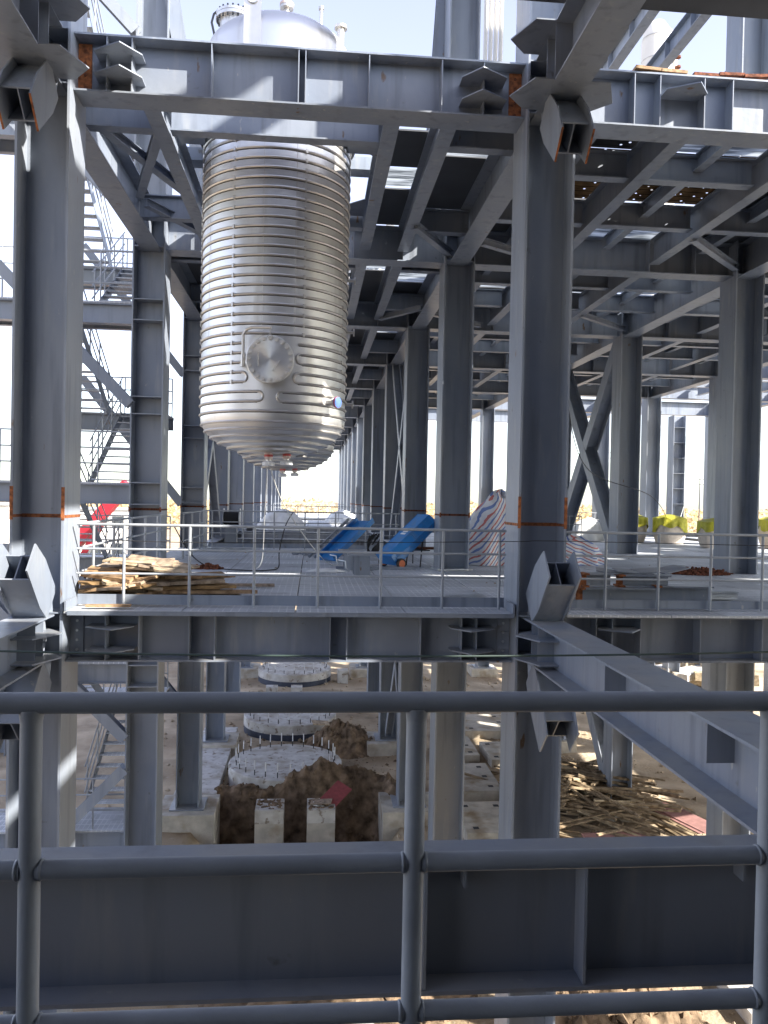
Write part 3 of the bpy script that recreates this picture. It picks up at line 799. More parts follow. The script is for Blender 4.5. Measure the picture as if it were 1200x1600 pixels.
    m.cyl((x0, yb, mz-.14), (x0, yb, mz+.07), .036, 10); m.box(x0-.03, x0+.03, yb, mc.y+.05, mz-.12, mz-.06)
    m.tube([(mc.x+.0, yb-.12, mz+.57), (mc.x, yb-.12, mz+.40)], .009, 6)
    m.tube([(mc.x-.05, yb-.1, mz+.37), (mc.x, yb-.12, mz+.44), (mc.x+.05, yb-.1, mz+.37)], .008, 6)
    m.build('davit_arm', STAIN2, mh)
    # side nozzle with a wrapped end
    a = .84; d = Vector((math.sin(a), -math.cos(a), 0)); p = pt(a, 3.42, TR)
    nz = MB().lathe(p, [(.10, -.05), (.07, .0), (.055, .03), (.055, .16), (.095, .16), (.095, .20)], 20, d).build('side_nozzle', STAIN2, t, smooth=30)
    MB().lathe(p, [(.10, .203), (.10, .25), (.06, .262)], 20, d).build('wrapped_cap', BLUEWRAP, nz, smooth=30)
    MB().lathe(p, [(.104, .225), (.104, .245)], 20, d).build('wrapped_band', REDWRAP, nz)
    for a, z in ((1.48, 3.5), (1.5, 4.9), (1.5, 5.9)):
        d = Vector((math.sin(a), -math.cos(a), 0))
        MB().lathe(pt(a, z, TR), [(.03, -.03), (.03, .13), (.075, .13), (.075, .16)], 14, d).build('side_nozzle', STAIN2, t, smooth=30)
    # bottom nozzles
    for dx, dy, zz, wr in ((-.05, -.5, 2.42, 1), (.28, -.35, 2.45, 1), (.55, .1, 2.62, 0)):
        p = Vector((TX+dx, yc+dy, zz+.12))
        nz = MB().lathe(p, [(.05, .08), (.05, -.22), (.11, -.22), (.11, -.27)], 18, (0, 0, 1)).build('bottom_nozzle', STAIN2, t, smooth=30)
        if wr:
            MB().lathe(p, [(.075, -.16), (.08, -.05), (.066, .0)], 12).build('wrapped_band', PINKCAP, nz); MB().lathe(p, [(.081, -.11), (.081, -.07)], 12).build('red_tape', REDWRAP, nz)
            MB().lathe(p, [(.07, -.19), (.115, -.21), (.115, -.28), (.07, -.285)], 12).build('wrapped_cap', WHITE, nz)
    # top nozzles and lifting lug
    def dome_z(dx, dy): return Z_T1+HD*math.sqrt(max(0, 1-(dx*dx+dy*dy)/TR**2))
    dx, dy = -.86, -.15; b = Vector((TX+dx, yc+dy, dome_z(dx, dy)-.2))
    mw = MB().lathe(b, [(.27, 0), (.27, .36), (.35, .36), (.35, .42), (.33, .425), (.35, .43), (.35, .48), (.1, .49)], 36).build('top_manway', STAIN, t, smooth=30)
    m = MB()
    for q in range(20):
        a = 2*math.pi*q/20; m.cyl(b+Vector((math.cos(a)*.315, math.sin(a)*.315, .32)), b+Vector((math.cos(a)*.315, math.sin(a)*.315, .53)), .017, 6)
    m.build('bolt_ring', DARK, mw)
    MB().tube([b+Vector((-.36, -.05, .05)), b+Vector((-.42, -.05, .30)), b+Vector((-.38, -.05, .46)), b+Vector((-.25, -.05, .58)), b+Vector((0, 0, .6))], .022, 8).build('davit_arm', DARK, mw)
    dx, dy = .12, -.1; b = Vector((TX+dx, yc+dy, dome_z(dx, dy)))
    nz = MB().lathe(b, [(.055, -.1), (.055, .36), (.13, .36), (.13, .41)], 20).build('top_nozzle', STAIN2, t, smooth=30)
    MB().lathe(b, [(.135, .413), (.135, .46), (.07, .5)], 20).build('cap', PINKCAP, nz, smooth=30)
    for dx, dy, hh, r_ in ((.78, -.2, .46, .03), (1.16, -.2, .32, .07)):
        b = Vector((TX+dx, yc+dy, dome_z(dx, dy)))
        MB().lathe(b, [(r_, -.1), (r_, hh), (r_*1.75, hh), (r_*1.75, hh+.05), (r_*.8, hh+.07)], 18).build('top_nozzle', STAIN2, t, smooth=30)
    lx, ly = TX-.42, yc-1.37; lz = 9.1
    m = MB(); pts = [(-.15, lz), (.15, lz), (.15, 10.42)]+[(.15*math.cos(math.pi*q/10), 10.42+.15*math.sin(math.pi*q/10)) for q in range(11)]+[(-.15, 10.42)]
    lug = m.plate([(lx+a, ly, b) for a, b in pts], .035).build('lifting_lug', PADM if False else STAIN2, t)
    MB().lathe((lx, ly-.02, 10.42), [(.045, 0), (.10, 0), (.10, .03), (.045, .03), (.045, 0)], 24, (0, -1, 0), cap=False).build('eye_ring', STAIN, lug)
    MB().lathe((lx, ly-.022, 10.42), [(.045, 0), (.044, .003)], 20, (0, -1, 0)).build('eye_hole', BLACK, lug)
    return t
tank0 = make_tank(YA+DY/2, 'large coil-wrapped stainless tank hanging nearest the camera above the deck')
for i in range(1, 2):
    copy_tree(tank0, (TX, YA+DY/2+DY*i, Z_T0-HD), None, f'stainless tank bottom seen {ORD[i]} in the hanging row')

# ------------------------------------------------------------------ railings
def railing(p0, p1, label, posts, zs=(1.2, .84, .48), r=.022, rt=None, toe=None, group='steel guard railings', toe_side=0, z0=0., m_=None, cut=None):
    p0, p1 = Vector(p0), Vector(p1); m_ = m_ or RAIL
    t = thing('guard_railing', tuple(p0), label, 'railing', group)
    up = Vector((0, 0, 1))
    for q, z in enumerate(zs):
        MB().tube([p0+up*z, p1+up*z], (rt or r) if q == 0 else r*.8, 10).build('top_rail' if q == 0 else 'mid_rail', m_, t, smooth=50)
    for a in posts:
        p = p0.lerp(p1, a); MB().cyl(p, p+up*(zs[0]-.01), r, 10).build('post', m_, t, smooth=50)
    if toe:
        d = (p1-p0).normalized(); sd = d.cross(up)
        MB().obox((p0+p1)/2+up*(toe[0]+toe[1])/2+sd*toe_side, (p1-p0)/2, sd*.004, up*(toe[1]-toe[0])/2).build('toe_board', STEEL, t)
    return t
railing((-3.4, 12.1, .02), (2.98, 12.1, .02), 'front deck railing between the two nearest columns', [.105+.1485*q for q in range(6)]+[.985], toe=(.02, .17), toe_side=-.05)
railing((3.90, 12.1, .02), (10.2, 12.1, .02), 'front deck railing right of the central column', [.105+.135*q for q in range(7)], toe=(.02, .15), toe_side=-.05)
railing((-3.42, 12.4, .02), (-3.42, 19.0, .02), 'side railing along the left edge of the deck behind the boards', [.1+.2*q for q in range(5)])
railing((-3.3, 26.3, .02), (2.9, 26.3, .02), 'rear railing across the aisle behind the blue trough', [.02+.16*q for q in range(7)], toe=(.02, .15))
railing((-3.3, 21.0, .02), (-3.3, 26.2, .02), 'side railing on the left between second and third rows', [.05, .35, .65, .95])
railing((XR-.9, 28.5, .02), (XR-4.5, 28.5, .02), 'dark grid railing behind the crossed braces', [q/16 for q in range(17)], r=.016, zs=(1.2, .9, .6, .3))
railing((12.5, 41.4, .02), (17.4, 41.4, .02), 'far railing behind the yellow covered bags', [q/6 for q in range(7)])
railing((-3.3, Y(5)+.1, .02), (2.9, Y(5)+.1, .02), 'distant aisle railing at the sixth row', [q/5 for q in range(6)])
railing((-3.3, Y(8)+.1, .02), (2.9, Y(8)+.1, .02), 'distant aisle railing at the ninth row', [q/5 for q in range(6)])
railing((-3.3, Y(10)+.1, .02), (2.9, Y(10)+.1, .02), 'farthest aisle railing at the eleventh row', [q/5 for q in range(6)])

# the railing in front of the camera
FG = thing('guard_railing', (0, 1.9, 0), 'thick grey tube railing across the foreground', 'railing', 'steel guard railings')
for z, n in ((1.17, 'top_rail'), (.785, 'mid_rail'), (.425, 'mid_rail')):
    xs = [-2.4, -.63, .26, 1.15, 2.04, 3.2]
    if n == 'top_rail':
        MB().tube([(-3, 1.9, z), (3.2, 1.9, z)], .0245, 24).build(n, RAIL, FG, smooth=50)
    else:
        for a, b in zip([-1.52]+xs[1:4], xs[1:5]):
            MB().tube([(a+.018, 1.9, z), (b-.018, 1.9, z)], .0225, 24).build(n, RAIL, FG, smooth=50)
            for xx, sg in ((a, 1), (b, -1)):
                MB().lathe((xx+sg*.0235, 1.9, z), [(.0240, 0), (.0256, .003), (.0240, .006), (.0226, .008)], 20, (sg, 0, 0), cap=False).build('weld_bead', RAIL, FG, smooth=60)
for x in (-1.52, -.63, .26, 1.15, 2.04):
    MB().cyl((x, 1.9, -.02), (x, 1.9, 1.155), .0245, 24).build('post', RAIL, FG, smooth=50)
    MB().lathe((x, 1.9, 1.128), [(.0247, 0), (.0262, .012), (.027, .02)], 20, cap=False).build('weld_bead', RAIL, FG, smooth=60)
# beam just beyond it
t = beam((-7.5, 3.79, -.335), (7.5, 3.79, -.335), .60, .29, 'dark-webbed girder just beyond the foreground railing', [], name='steel_beam')
nb = thing('steel_beam', (0, 3.79, -.33), 'dark-webbed girder just beyond the foreground railing', 'beam', 'grey floor beams of the frame')
bpy.data.objects.remove(t)
MB().hbeam((-7.5, 3.79, -.335), (7.5, 3.79, -.335), .60, .29, .014, .02).build('girder', STEEL, nb)
for x in (.56, 1.32):
    MB().box(x-.007, x+.007, 3.79-.14, 3.79-.008, -.61, -.06).build('stiffener', STEEL, nb)
for x in (.75, 2.12):
    MB().box(x-.006, x+.006, 3.79-.10, 3.79-.008, -.16, -.06).build('lug', STEEL, nb)

# cable across the bay
m = MB(); m.tube([Vector((lerp(-9, 11, q/30), 8.0, .09+.0032*((lerp(-9, 11, q/30)-.6)**2))) for q in range(31)], .011, 6)
for v in m.v: pass
tag(m.build('sagging_cable', GREENC, origin=(0, 8, 0), smooth=50), 'dark green cable sagging across the open bay above the foreground railing', 'cable')
m = MB(); m.tube([(XC+.4, 11.65, 1.3), (XC+1.5, 13, 3.5), (7, 17, 3.0), (9, 21, 2.2)], .008, 5)

# ------------------------------------------------------------------ stair tower left of the aisle
SX0 = -10.5
def landing(x0, x1, y0, y1, z, label, rails):
    t = thing('stair_landing', (x0, y0, z), label, 'stair landing', 'landings of the stair tower')
    MB().box(x0, x1, y0, y1, z-.04, z).build('grating', GRATE, t)
    MB().hbeam((x0, y0+.12, z-.28), (x1, y0+.12, z-.28), .46, .24, .012, .018).build('edge_beam', STEEL, t)
    MB().hbeam((x0, y1-.1, z-.22), (x1, y1-.1, z-.22), .34, .18, .012, .018).build('edge_beam', STEEL, t)
    for (a, b, np_) in rails:
        a, b = Vector(a), Vector(b)
        rl = MB()
        for h in (1.2, .82, .45): rl.tube([a+Vector((0, 0, z+h)), b+Vector((0, 0, z+h))], .02, 8)
        for q in range(np_+1):
            p = a.lerp(b, q/np_); rl.cyl(p+Vector((0, 0, z)), p+Vector((0, 0, z+1.2)), .02, 8)
        rl.build('railing', RAIL, t)
    return t
def flight(x0, x1, p0, p1, label):
    (y0, z0), (y1, z1) = p0, p1
    t = thing('stair_flight', (x0, y0, min(z0, z1)), label, 'stairs', 'flights of the stair tower')
    for x in (x0, x1):
        MB().bar((x, y0, z0-.08), (x, y1, z1-.08), .012, .28).build('stringer', STEEL, t)
        r_ = MB()
        for h in (1.05, .70, .38): r_.tube([(x, y0, z0+h), (x, y1, z1+h)], .02, 6)
        for q in range(4):
            a = .06+q*.29; p = Vector((x, lerp(y0, y1, a), lerp(z0, z1, a))); r_.cyl(p, p+Vector((0, 0, 1.05)), .02, 6)
        r_.build('handrail', RAIL, t)
    n = 10
    for q in range(n):
        a = (q+.5)/n; y_, z_ = lerp(y0, y1, a), lerp(z0, z1, a)
        MB().box(x0+.01, x1-.01, y_-.13, y_+.13, z_-.03, z_).build('tread', GRATE, t)
    return t
FL = [14.7, 10.45, 6.2, 1.95, -2.3, -6.3]; WN = ['topmost', 'second', 'third', 'fourth', 'fifth', 'lowest']
for i, z in enumerate(FL):
    landing(-11, -4.25, 19.45, 20.9, z, f'{WN[i]} front landing of the stair tower from the top', [((-11, 19.55, 0), (-4.3, 19.55, 0), 9)])
    if i < 5:
        zm = (FL[i]+FL[i+1])/2
        landing(-7.2, -4.3, 24.3, 25.5, zm, f'{WN[i]} rear landing of the stair tower from the top', [((-7.2, 25.4, 0), (-4.35, 25.4, 0), 4)])
        flight(-7.0, -5.95, (20.9, z), (24.3, zm), f'{WN[i]} left-hand flight of the stair tower from the top')
        flight(-5.6, -4.55, (24.3, zm), (20.9, FL[i+1]), f'{WN[i]} right-hand flight of the stair tower from the top')
def knee(a, b, lab, s=.24): tag(MB().hbeam(a, b, s, s, .012, .016, up=(0, 1, 0)).build('diagonal_brace', STEEL, origin=a), lab, 'brace', 'diagonal braces of the stair tower')
for z, w in ((12.3, 'topmost'), (8.0, 'upper'), (3.75, 'middle'), (-4.0, 'lower')):
    knee((-8.1, 19.1, z+4.0), (XL-CH/2, 19.1, z), f'{w} diagonal brace dropping right into the second left aisle column')
knee((-8.0, 19.1, -8.6), (XL-CH/2, 19.1, -4.7), 'diagonal brace rising right below the deck beside the second left aisle column')
for z, w in ((5.6, 'upper'), (1.4, 'middle'), (-5.0, 'lower')):
    knee((-7.4, Y(2)-.2, z+4.0), (XL-CH/2, Y(2)-.2, z), f'{w} diagonal brace dropping right into the third left aisle column')
# level-two diagonals and beams seen above the top girder
def up_brace(a, b, lab, s=.32, **kw): tag(MB().hbeam(a, b, s, s, .014, .02, **kw).build('diagonal_brace', STEEL, origin=a), lab, 'brace', 'braces above the upper floor')
up_brace((XC-.7, Y(1)+.6, 8.4), (XC-.35, Y(1)+.6, 15.0), 'steep brace rising left of the aisle column above the top girder', up=(0, 1, 0))
up_brace((-2.6, 19.3, 8.6), (-3.5, 19.3, 13.5), 'steep brace rising right of the left column above the top girder', up=(0, 1, 0))
up_brace((-5.0, 19.2, 12.2), (-3.95, 19.2, 10.4), 'short brace above the left end of the top girder', .24, up=(0, 1, 0))
for x, y0, y1, w in ((9.75, 19.5, 28.5, 'left'), (11.35, 20.5, 29.5, 'middle'), (14.2, 22, 34, 'right')):
    beam((x, y0, 16.5), (x, y1, 16.5), .62, .34, f'{w} roof beam slanting across the sky at top right', [1.5, 3.2, 5.0, 6.8], (-1, 1))

# white insulated vessel and upper equipment far behind
v = thing('insulated_vessel', (15.4, 36, 8), 'white insulated vessel standing against the sky at top right', 'vessel')
MB().lathe((15.4, 36, 0), [(.68, 8.3), (.68, 22.9), (.60, 23.4), (.35, 23.8), (.05, 23.9)], 40).build('cladding', CABIN, v, smooth=40)
m = MB()
for z in range(10, 24, 1): m.lathe((15.4, 36, z), [(.69, 0), (.70, .02), (.69, .04)], 40, cap=False)
m.build('cladding_bands', GALV, v)
MB().tube([(16.25, 35.9, 8.3), (16.25, 35.9, 22.9), (16.1, 35.9, 23.4), (15.7, 35.9, 23.5)], .11, 12).build('side_pipe', CABIN, v, smooth=50)
for q in range(4): MB().lathe((16.25, 35.6, 21.6+q*.45), [(.09, 0), (.13, .02), (.13, .1), (.09, .12)], 14).build('valve', RUSTD, v)
for q, (x, y) in enumerate(((1.9, 27.5), (2.6, 28.6), (3.6, 24), (1.4, 33), (2.7, 35))):
    pp = thing('pipe_riser', (x, y, 8.3), f'{["slim white", "pale", "stout white", "distant white", "farthest white"][q]} riser pipe standing on the upper floor, seen through the ceiling gap', 'pipe', 'risers on the upper floor')
    MB().cyl((x, y, 8.3), (x, y, 12.2), .12+.03*(q % 3), 14).build('pipe', CABIN if q % 2 else GALV, pp, smooth=50)
    MB().lathe((x, y, 9.6), [(.2, 0), (.26, .0), (.26, .06), (.2, .06)], 16).build('flange', GALV, pp)
# vertical pipes beside the central column above the top girder
for q in range(4):
    tag(MB().cyl((2.72+.085*q, 13.2, 8.3), (2.72+.085*q, 13.2, 14.5), .036, 12).build('riser_pipe', CABIN, origin=(2.72+.085*q, 13.2, 8.3), smooth=50),
        f'{["leftmost", "second from left", "third from left", "rightmost"][q]} pale pipe of the four beside the central column top', 'pipe', 'four pale pipes beside the column')
# perforated planks lying on the top right girder
for q in range(5):
    x0 = 4.75+q*.42+(.1 if q > 1 else 0)
    MBp = MB().obox((x0+.2, 12.1-.12+.03*q, 8.245+(.02*q if q > 2 else .012)), (.21, .02, .006*q), (0, .16, .0), (0, 0, .022))
    tag(MBp.build('scaffold_plank', PLANK if q < 2 else RUSTD, origin=(x0, 12.1, 8.22)),
        f'{["pale", "pale grey-brown", "rusty", "dark rusty", "rightmost curled dark"][q]} short perforated plank on the top right girder', 'plank', 'planks on the top right girder')

# ------------------------------------------------------------------ things on the deck
def plank(c, l, w, th, rz, pitch, roll, m_, label, group, name='plank'):
    a = Matrix.Rotation(rz, 3, 'Z') @ Matrix.Rotation(pitch, 3, 'Y') @ Matrix.Rotation(roll, 3, 'X')
    b = MB().obox((0, 0, 0), a @ Vector((l/2, 0, 0)), a @ Vector((0, w/2, 0)), a @ Vector((0, 0, th/2)))
    b.v = [v_+Vector(c) for v_ in b.v]
    return tag(b.build(name, m_, origin=c), label, 'board', group)
G1 = 'boards heaped behind the front railing'
for q in range(46):                                        # heap against the left column
    lv_ = q//7; x = -2.95+rng.uniform(-.32, .25)+.02*lv_; y = 12.6+rng.uniform(-.1, .95)
    plank((x, y, .06+lv_*.064), rng.uniform(.6, 1.0), rng.uniform(.28, .5), rng.choice([.03, .04, .055]), rng.uniform(-.55, .55), rng.uniform(-.16, .16), rng.uniform(-.12, .32),
          rng.choice([PLANK, PLANKL, PLANKD, PLANKD, PLANK, PAINTMARK]), 'short weathered formwork board heaped in the sun by the left column', G1)
for q in range(12):
    plank((-2.75+rng.uniform(-.3, .55), 12.9+rng.uniform(-.25, .55), .47+q*.014), rng.uniform(.6, 1.0), .40, .03, rng.uniform(-.45, .45), rng.uniform(-.06, .16), rng.uniform(.0, .3),
          rng.choice([PLANKL, PLANKD, PLANK, PLANKD]), 'pale board lying on top of the heap by the left column', G1)
for q in range(18):                                        # long brown planks to the right
    a = .22+.32*rng.random(); lv_ = q//4
    plank((-2.0+rng.uniform(-.2, .3), 13.1+.2*(q % 4)+rng.uniform(-.1, .1), .05+.08*lv_), rng.uniform(1.1, 1.9)-.14*lv_, .22, .055, a, rng.uniform(-.06, .03), rng.uniform(-.08, .08),
          rng.choice([PLANK, PLANK, PLANKD, PAINTMARK]), 'long brown plank in the flat stack right of the heap', 'long planks stacked flat')
plank((-1.2, 14.9, .05), 1.1, .13, .05, .05, 0, 0, PLANKD, 'single brown batten lying alone on the deck', 'loose boards')
plank((-2.9, 11.93, .05), .62, .14, .03, .1, 0, 0, PLANK, 'short board lying in front of the railing toe board at left', 'loose boards')
# heap of rusty chain
def heap(cx, cy, rx, ry, n, r_, m_, name, label, cat, seed, z0=.02, hh=.1):
    rg = random.Random(seed); b = MB()
    for q in range(n):
        a = rg.uniform(0, 6.28); k_ = math.sqrt(rg.random()); p = Vector((cx+rx*k_*math.cos(a), cy+ry*k_*math.sin(a), z0+hh*(1-k_)*rg.random()))
        d = Vector((rg.uniform(-1, 1), rg.uniform(-1, 1), rg.uniform(-.3, .3))).normalized()*rg.uniform(.04, .12)
        b.bar(p-d, p+d, r_*rg.uniform(.6, 1.4), r_*rg.uniform(.5, 1.2))
    return tag(b.build(name, m_, origin=(cx, cy, z0)), label, cat)
heap(-2.35, 18.75, .33, .2, 90, .05, RUSTD, 'rusty_chain_heap', 'small heap of rusty chain on the deck right of the boards', 'chain heap', 3)
heap(9.5, 18.9, .72, .38, 320, .05, RUSTD, 'rusty_scrap_heap', 'flat heap of rusty scrap at the foot of the right column', 'scrap heap', 4, hh=.16)

# blue wheeled trough
def trough(p0, p1, w, d_, m_, parent, name='trough'):
    p0, p1 = Vector(p0), Vector(p1); ax = (p1-p0).normalized(); sd = ax.cross(Vector((0, 0, 1))).normalized(); n = sd.cross(ax)
    prof = [(-.5*w, d_*.35), (-.32*w, 0), (.32*w, 0), (.5*w, d_*.35), (.5*w, d_), (.44*w, d_), (.44*w, d_*.4), (.28*w, .05), (-.28*w, .05), (-.44*w, d_*.4), (-.44*w, d_), (-.5*w, d_)]
    return prof, ax, sd, n
bt = thing('blue_trough_cart', (2.25, 19.75, 0), 'bright blue trough cart tipped up on two orange wheels', 'cart')
p0, p1 = Vector((1.92, 19.62, .26)), Vector((2.92, 20.15, 1.16)); ax = (p1-p0).normalized(); sd = ax.cross(Vector((0, 0, 1))).normalized(); n = sd.cross(ax)
pf = [(-.36, .02), (-.24, .20), (.24, .20), (.36, .02), (.36, -.14), (-.36, -.14)]
b = MB(); ring = []
for p in (p0, p1):
    for u_, v_ in pf: b.v.append(p+sd*u_+n*v_)
nn = len(pf)
for q in range(nn): b.f.append((q, (q+1) % nn, nn+(q+1) % nn, nn+q))
b.f.append(tuple(range(nn-1, -1, -1))); b.f.append(tuple(range(nn, 2*nn)))
b.build('trough', BLUE, bt)
MB().bar(p0+ax*.02+n*.0, p0-ax*.10, .70, .30, up=tuple(n)).build('lip', BLUE, bt)
m = MB()
for u_, v_ in pf: m.tube([p0+sd*u_+n*v_, p1+sd*u_+n*v_], .010, 6)
for q in (.0, .5, 1.0):
    c = p0.lerp(p1, q); m.tube([c+sd*u_*1.01+n*v_*1.02 for u_, v_ in pf], .011, 6, closed=True)
m.build('rim', BLUE, bt)
MB().obox(p0.lerp(p1, .52)+n*.203, ax*.10, sd*.10, n*.002).build('label_plate', WHITE, bt)
for sg in (-1, 1):
    c = p0+ax*.12+sd*sg*.40; c.z = .13; h_ = Vector((sd.x, sd.y, 0)).normalized()
    wl = MB().lathe(c-h_*.03, [(.075, 0), (.13, .0), (.13, .06), (.075, .06)], 24, h_).build('wheel', BLACK, bt, smooth=40)
    MB().lathe(c-h_*.034, [(.02, 0), (.088, .0), (.088, .068), (.02, .068)], 20, h_).build('rim', ORANGE, wl, smooth=40)
for sg in (-1, 1):
    q = p0.lerp(p1, .62)+sd*sg*.3
    MB().tube([q-n*.14, Vector((q.x+.02, q.y, .02))], .016, 8).build('leg', BLACK, bt)
MB().tube([p0.lerp(p1, .62)+sd*.3-n*.5, p0.lerp(p1, .62)-sd*.3-n*.5], .014, 8).build('leg_brace', BLACK, bt)
# small wheeled frame to the right of it
fr = thing('low_trolley', (3.0, 20.3, 0), 'low dark trolley frame beside the blue trough cart', 'trolley')
MB().box(2.55, 3.5, 20.35, 20.75, .42, .47).build('bed', RUSTD, fr)
for x in (2.62, 3.43): MB().cyl((x, 20.5, .05), (x, 20.5, .42), .015, 8).build('leg', BLACK, fr)
MB().lathe((3.5, 20.3, .09), [(.02, 0), (.09, 0), (.09, .05), (.02, .05)], 18, (0, -1, 0)).build('wheel', BLACK, fr)
# blue chute leaning with a grey ladder frame
bc = thing('blue_chute', (.4, 21.3, 0), 'blue sheet chute leaning on a grey ladder frame at mid deck', 'chute')
p0, p1 = Vector((.42, 21.3, .05)), Vector((1.52, 22.3, 1.06)); ax = (p1-p0).normalized(); sd = ax.cross(Vector((0, 0, 1))).normalized(); n = sd.cross(ax)
m = MB().obox((p0+p1)/2, ax*(p1-p0).length/2, sd*.32, n*.02); m.obox((p0+p1)/2+sd*.31+n*.06, ax*(p1-p0).length/2, sd*.012, n*.07); m.obox((p0+p1)/2-sd*.31+n*.06, ax*(p1-p0).length/2, sd*.012, n*.07)
m.build('sheet', BLUE, bc)
m = MB()
for sg in (-.44, -.66): m.bar(p0+sd*sg+n*.05, p1+sd*sg+n*.05, .05, .07, up=tuple(n))
for q in range(5): c = p0.lerp(p1, .1+.2*q)+n*.05; m.bar(c-sd*.68, c-sd*.3, .04, .04, up=tuple(n))
m.build('ladder_frame', STEEL, bc)
m = MB()
for q in range(30): 
    a = rng.uniform(0, 6.28); c = Vector((1.75, 22.0, .45)); 
    m.tube([c+Vector((.2*math.cos(a+w*.5), .15*math.sin(a+w*.5), .28*math.sin(w*.7+a)+rng.uniform(-.03, .03))) for w in range(8)], .012, 5)
tag(m.build('cable_bundle', BLACK, origin=(1.75, 22, 0)), 'tangled black cable bundle hanging behind the blue chute', 'cable')
# H-section off-cuts standing on the deck
for q, (x, y) in enumerate(((1.10, 17.35), (.95, 18.9))):
    t = thing('steel_offcut', (x, y, 0), ['grey H-section off-cut standing on the deck, the nearer one', 'grey H-section off-cut standing behind its twin on the deck'][q], 'steel off-cut', 'standing off-cuts on the deck')
    MB().hbeam((x, y, .02), (x, y, .45), .5, .34, .02, .03, up=(0, 1, 0)).build('section', STEEL, t)
    MB().box(x-.30, x+.30, y-.28, y+.28, .452, .475).build('top_plate', STEEL, t)
    MB().tube([(x-.28, y-.2, .12), (x-.34, y-.22, .2), (x-.36, y-.2, .34), (x-.5, y-.1, .36)], .014, 6).build('hook', GALV, t)
# pile of grey off-cuts with rusty ends, right of the central column
def scrap(c, sx, sy, sz, rz, lab, ends=True):
    t = thing('steel_offcut', c, lab, 'steel off-cut', 'off-cuts piled behind the right railing')
    d = Vector((math.cos(rz), math.sin(rz), 0)); p = Vector(c)+Vector((0, 0, sz/2)); a_, b_ = p-d*sx/2, p+d*sx/2
    MB().hbeam(a_, b_, sz, sy, .02, .025).build('section', STEEL, t)
    if ends:
        MB().hbeam(a_-d*.008, a_+d*.10, sz+.006, sy+.006, .026, .03).build('rusty_end', RUST, t)
    return t
scrap((4.95, 12.62, .02), 1.35, .30, .30, .03, 'long grey off-cut lowest in the pile right of the central column')
scrap((6.05, 12.66, .02), .95, .36, .34, -.05, 'grey off-cut with rusty end in the pile by the right railing')
scrap((4.62, 12.70, .325), .52, .26, .22, .1, 'short off-cut with bright rusty end on top of the pile')
scrap((5.42, 12.72, .325), .85, .30, .20, -.06, 'low grey off-cut lying across the top of the pile')
scrap((5.3, 13.15, .02), .9, .3, .26, .35, 'grey off-cut lying askew behind the pile')
scrap((4.35, 13.3, .02), .6, .3, .2, 1.0, 'stubby off-cut behind the central column')
for q in range(4):
    plank((5.0+.33*q, 12.85+.04*q, .545+.016*q), .60, .34, .014, .25*q-.3, .14-.09*q, .1, STEEL, f'{["bent", "flat", "tilted", "rightmost"][q]} thin steel plate lying on the off-cut pile', 'plates on the off-cut pile', 'steel_plate')
for q in range(5):
    plank((7.05+.03*q, 13.6+.05*q, .05+.022*q), .85, .3, .014, .12-.04*q, 0, 0, GALV, 'thin bright steel strip in the small stack by the right railing', 'bright strips stacked by the right railing', 'steel_strip')
plank((2.2, 13.15, .035), 1.5, .5, .02, .10, -.06, .05, GALV, 'warped pale sheet lying on the deck by the central column', 'loose boards', 'steel_sheet')

# tarpaulins
def tarp(cx, cy, rx, ry, h, m_, name, label, cat, seed, sq=2.6, uvs=(1, 1), rot=.5, fold=.17):
    def fn(u, v_):
        a = 2*math.pi*u; k_ = v_
        ca, sa = math.cos(a), math.sin(a); q = (abs(ca)**sq+abs(sa)**sq)**(-1/sq)
        rr = (1-k_)**.55 if k_ < 1 else 0
        prof = 1.0-.12*k_*k_
        wob = 1+fold*noise.noise(Vector((ca*2.2+seed, sa*2.2, k_*2.0)))+fold*.5*math.sin(a*9+seed)*(1-k_)
        x = cx+rx*q*ca*rr*wob; y = cy+ry*q*sa*rr*wob
        z = h*(k_**.62)*(1+fold*.6*noise.noise(Vector((ca*1.5, sa*1.5+seed, k_*3))))
        return (x, y, max(.01, z))
    b = MB().grid(fn, 72, 26)
    c_r, s_r = math.cos(rot), math.sin(rot)
    o = b.build(name, m_, origin=(cx, cy, 0), smooth=80, uvf=lambda p: ((p.x*c_r+p.z*s_r+p.y*.3)*uvs[0], (p.z*c_r-p.x*s_r-p.y*.35)*uvs[1]))
    return tag(o, label, cat)
tarp(5.15, 21.5, 1.15, 1.0, 1.95, STRIPE, 'striped_tarpaulin', 'tall heap under a red, white and blue striped tarpaulin left of the central column', 'tarpaulin', 1.0, 2.6, (1.6, 1.6), .85)
tarp(7.25, 21.6, .78, .6, .78, STRIPE, 'striped_tarpaulin', 'low striped tarpaulin bundle right of the central column', 'tarpaulin', 5.0, 3.2, (1.8, 1.8), -.3)
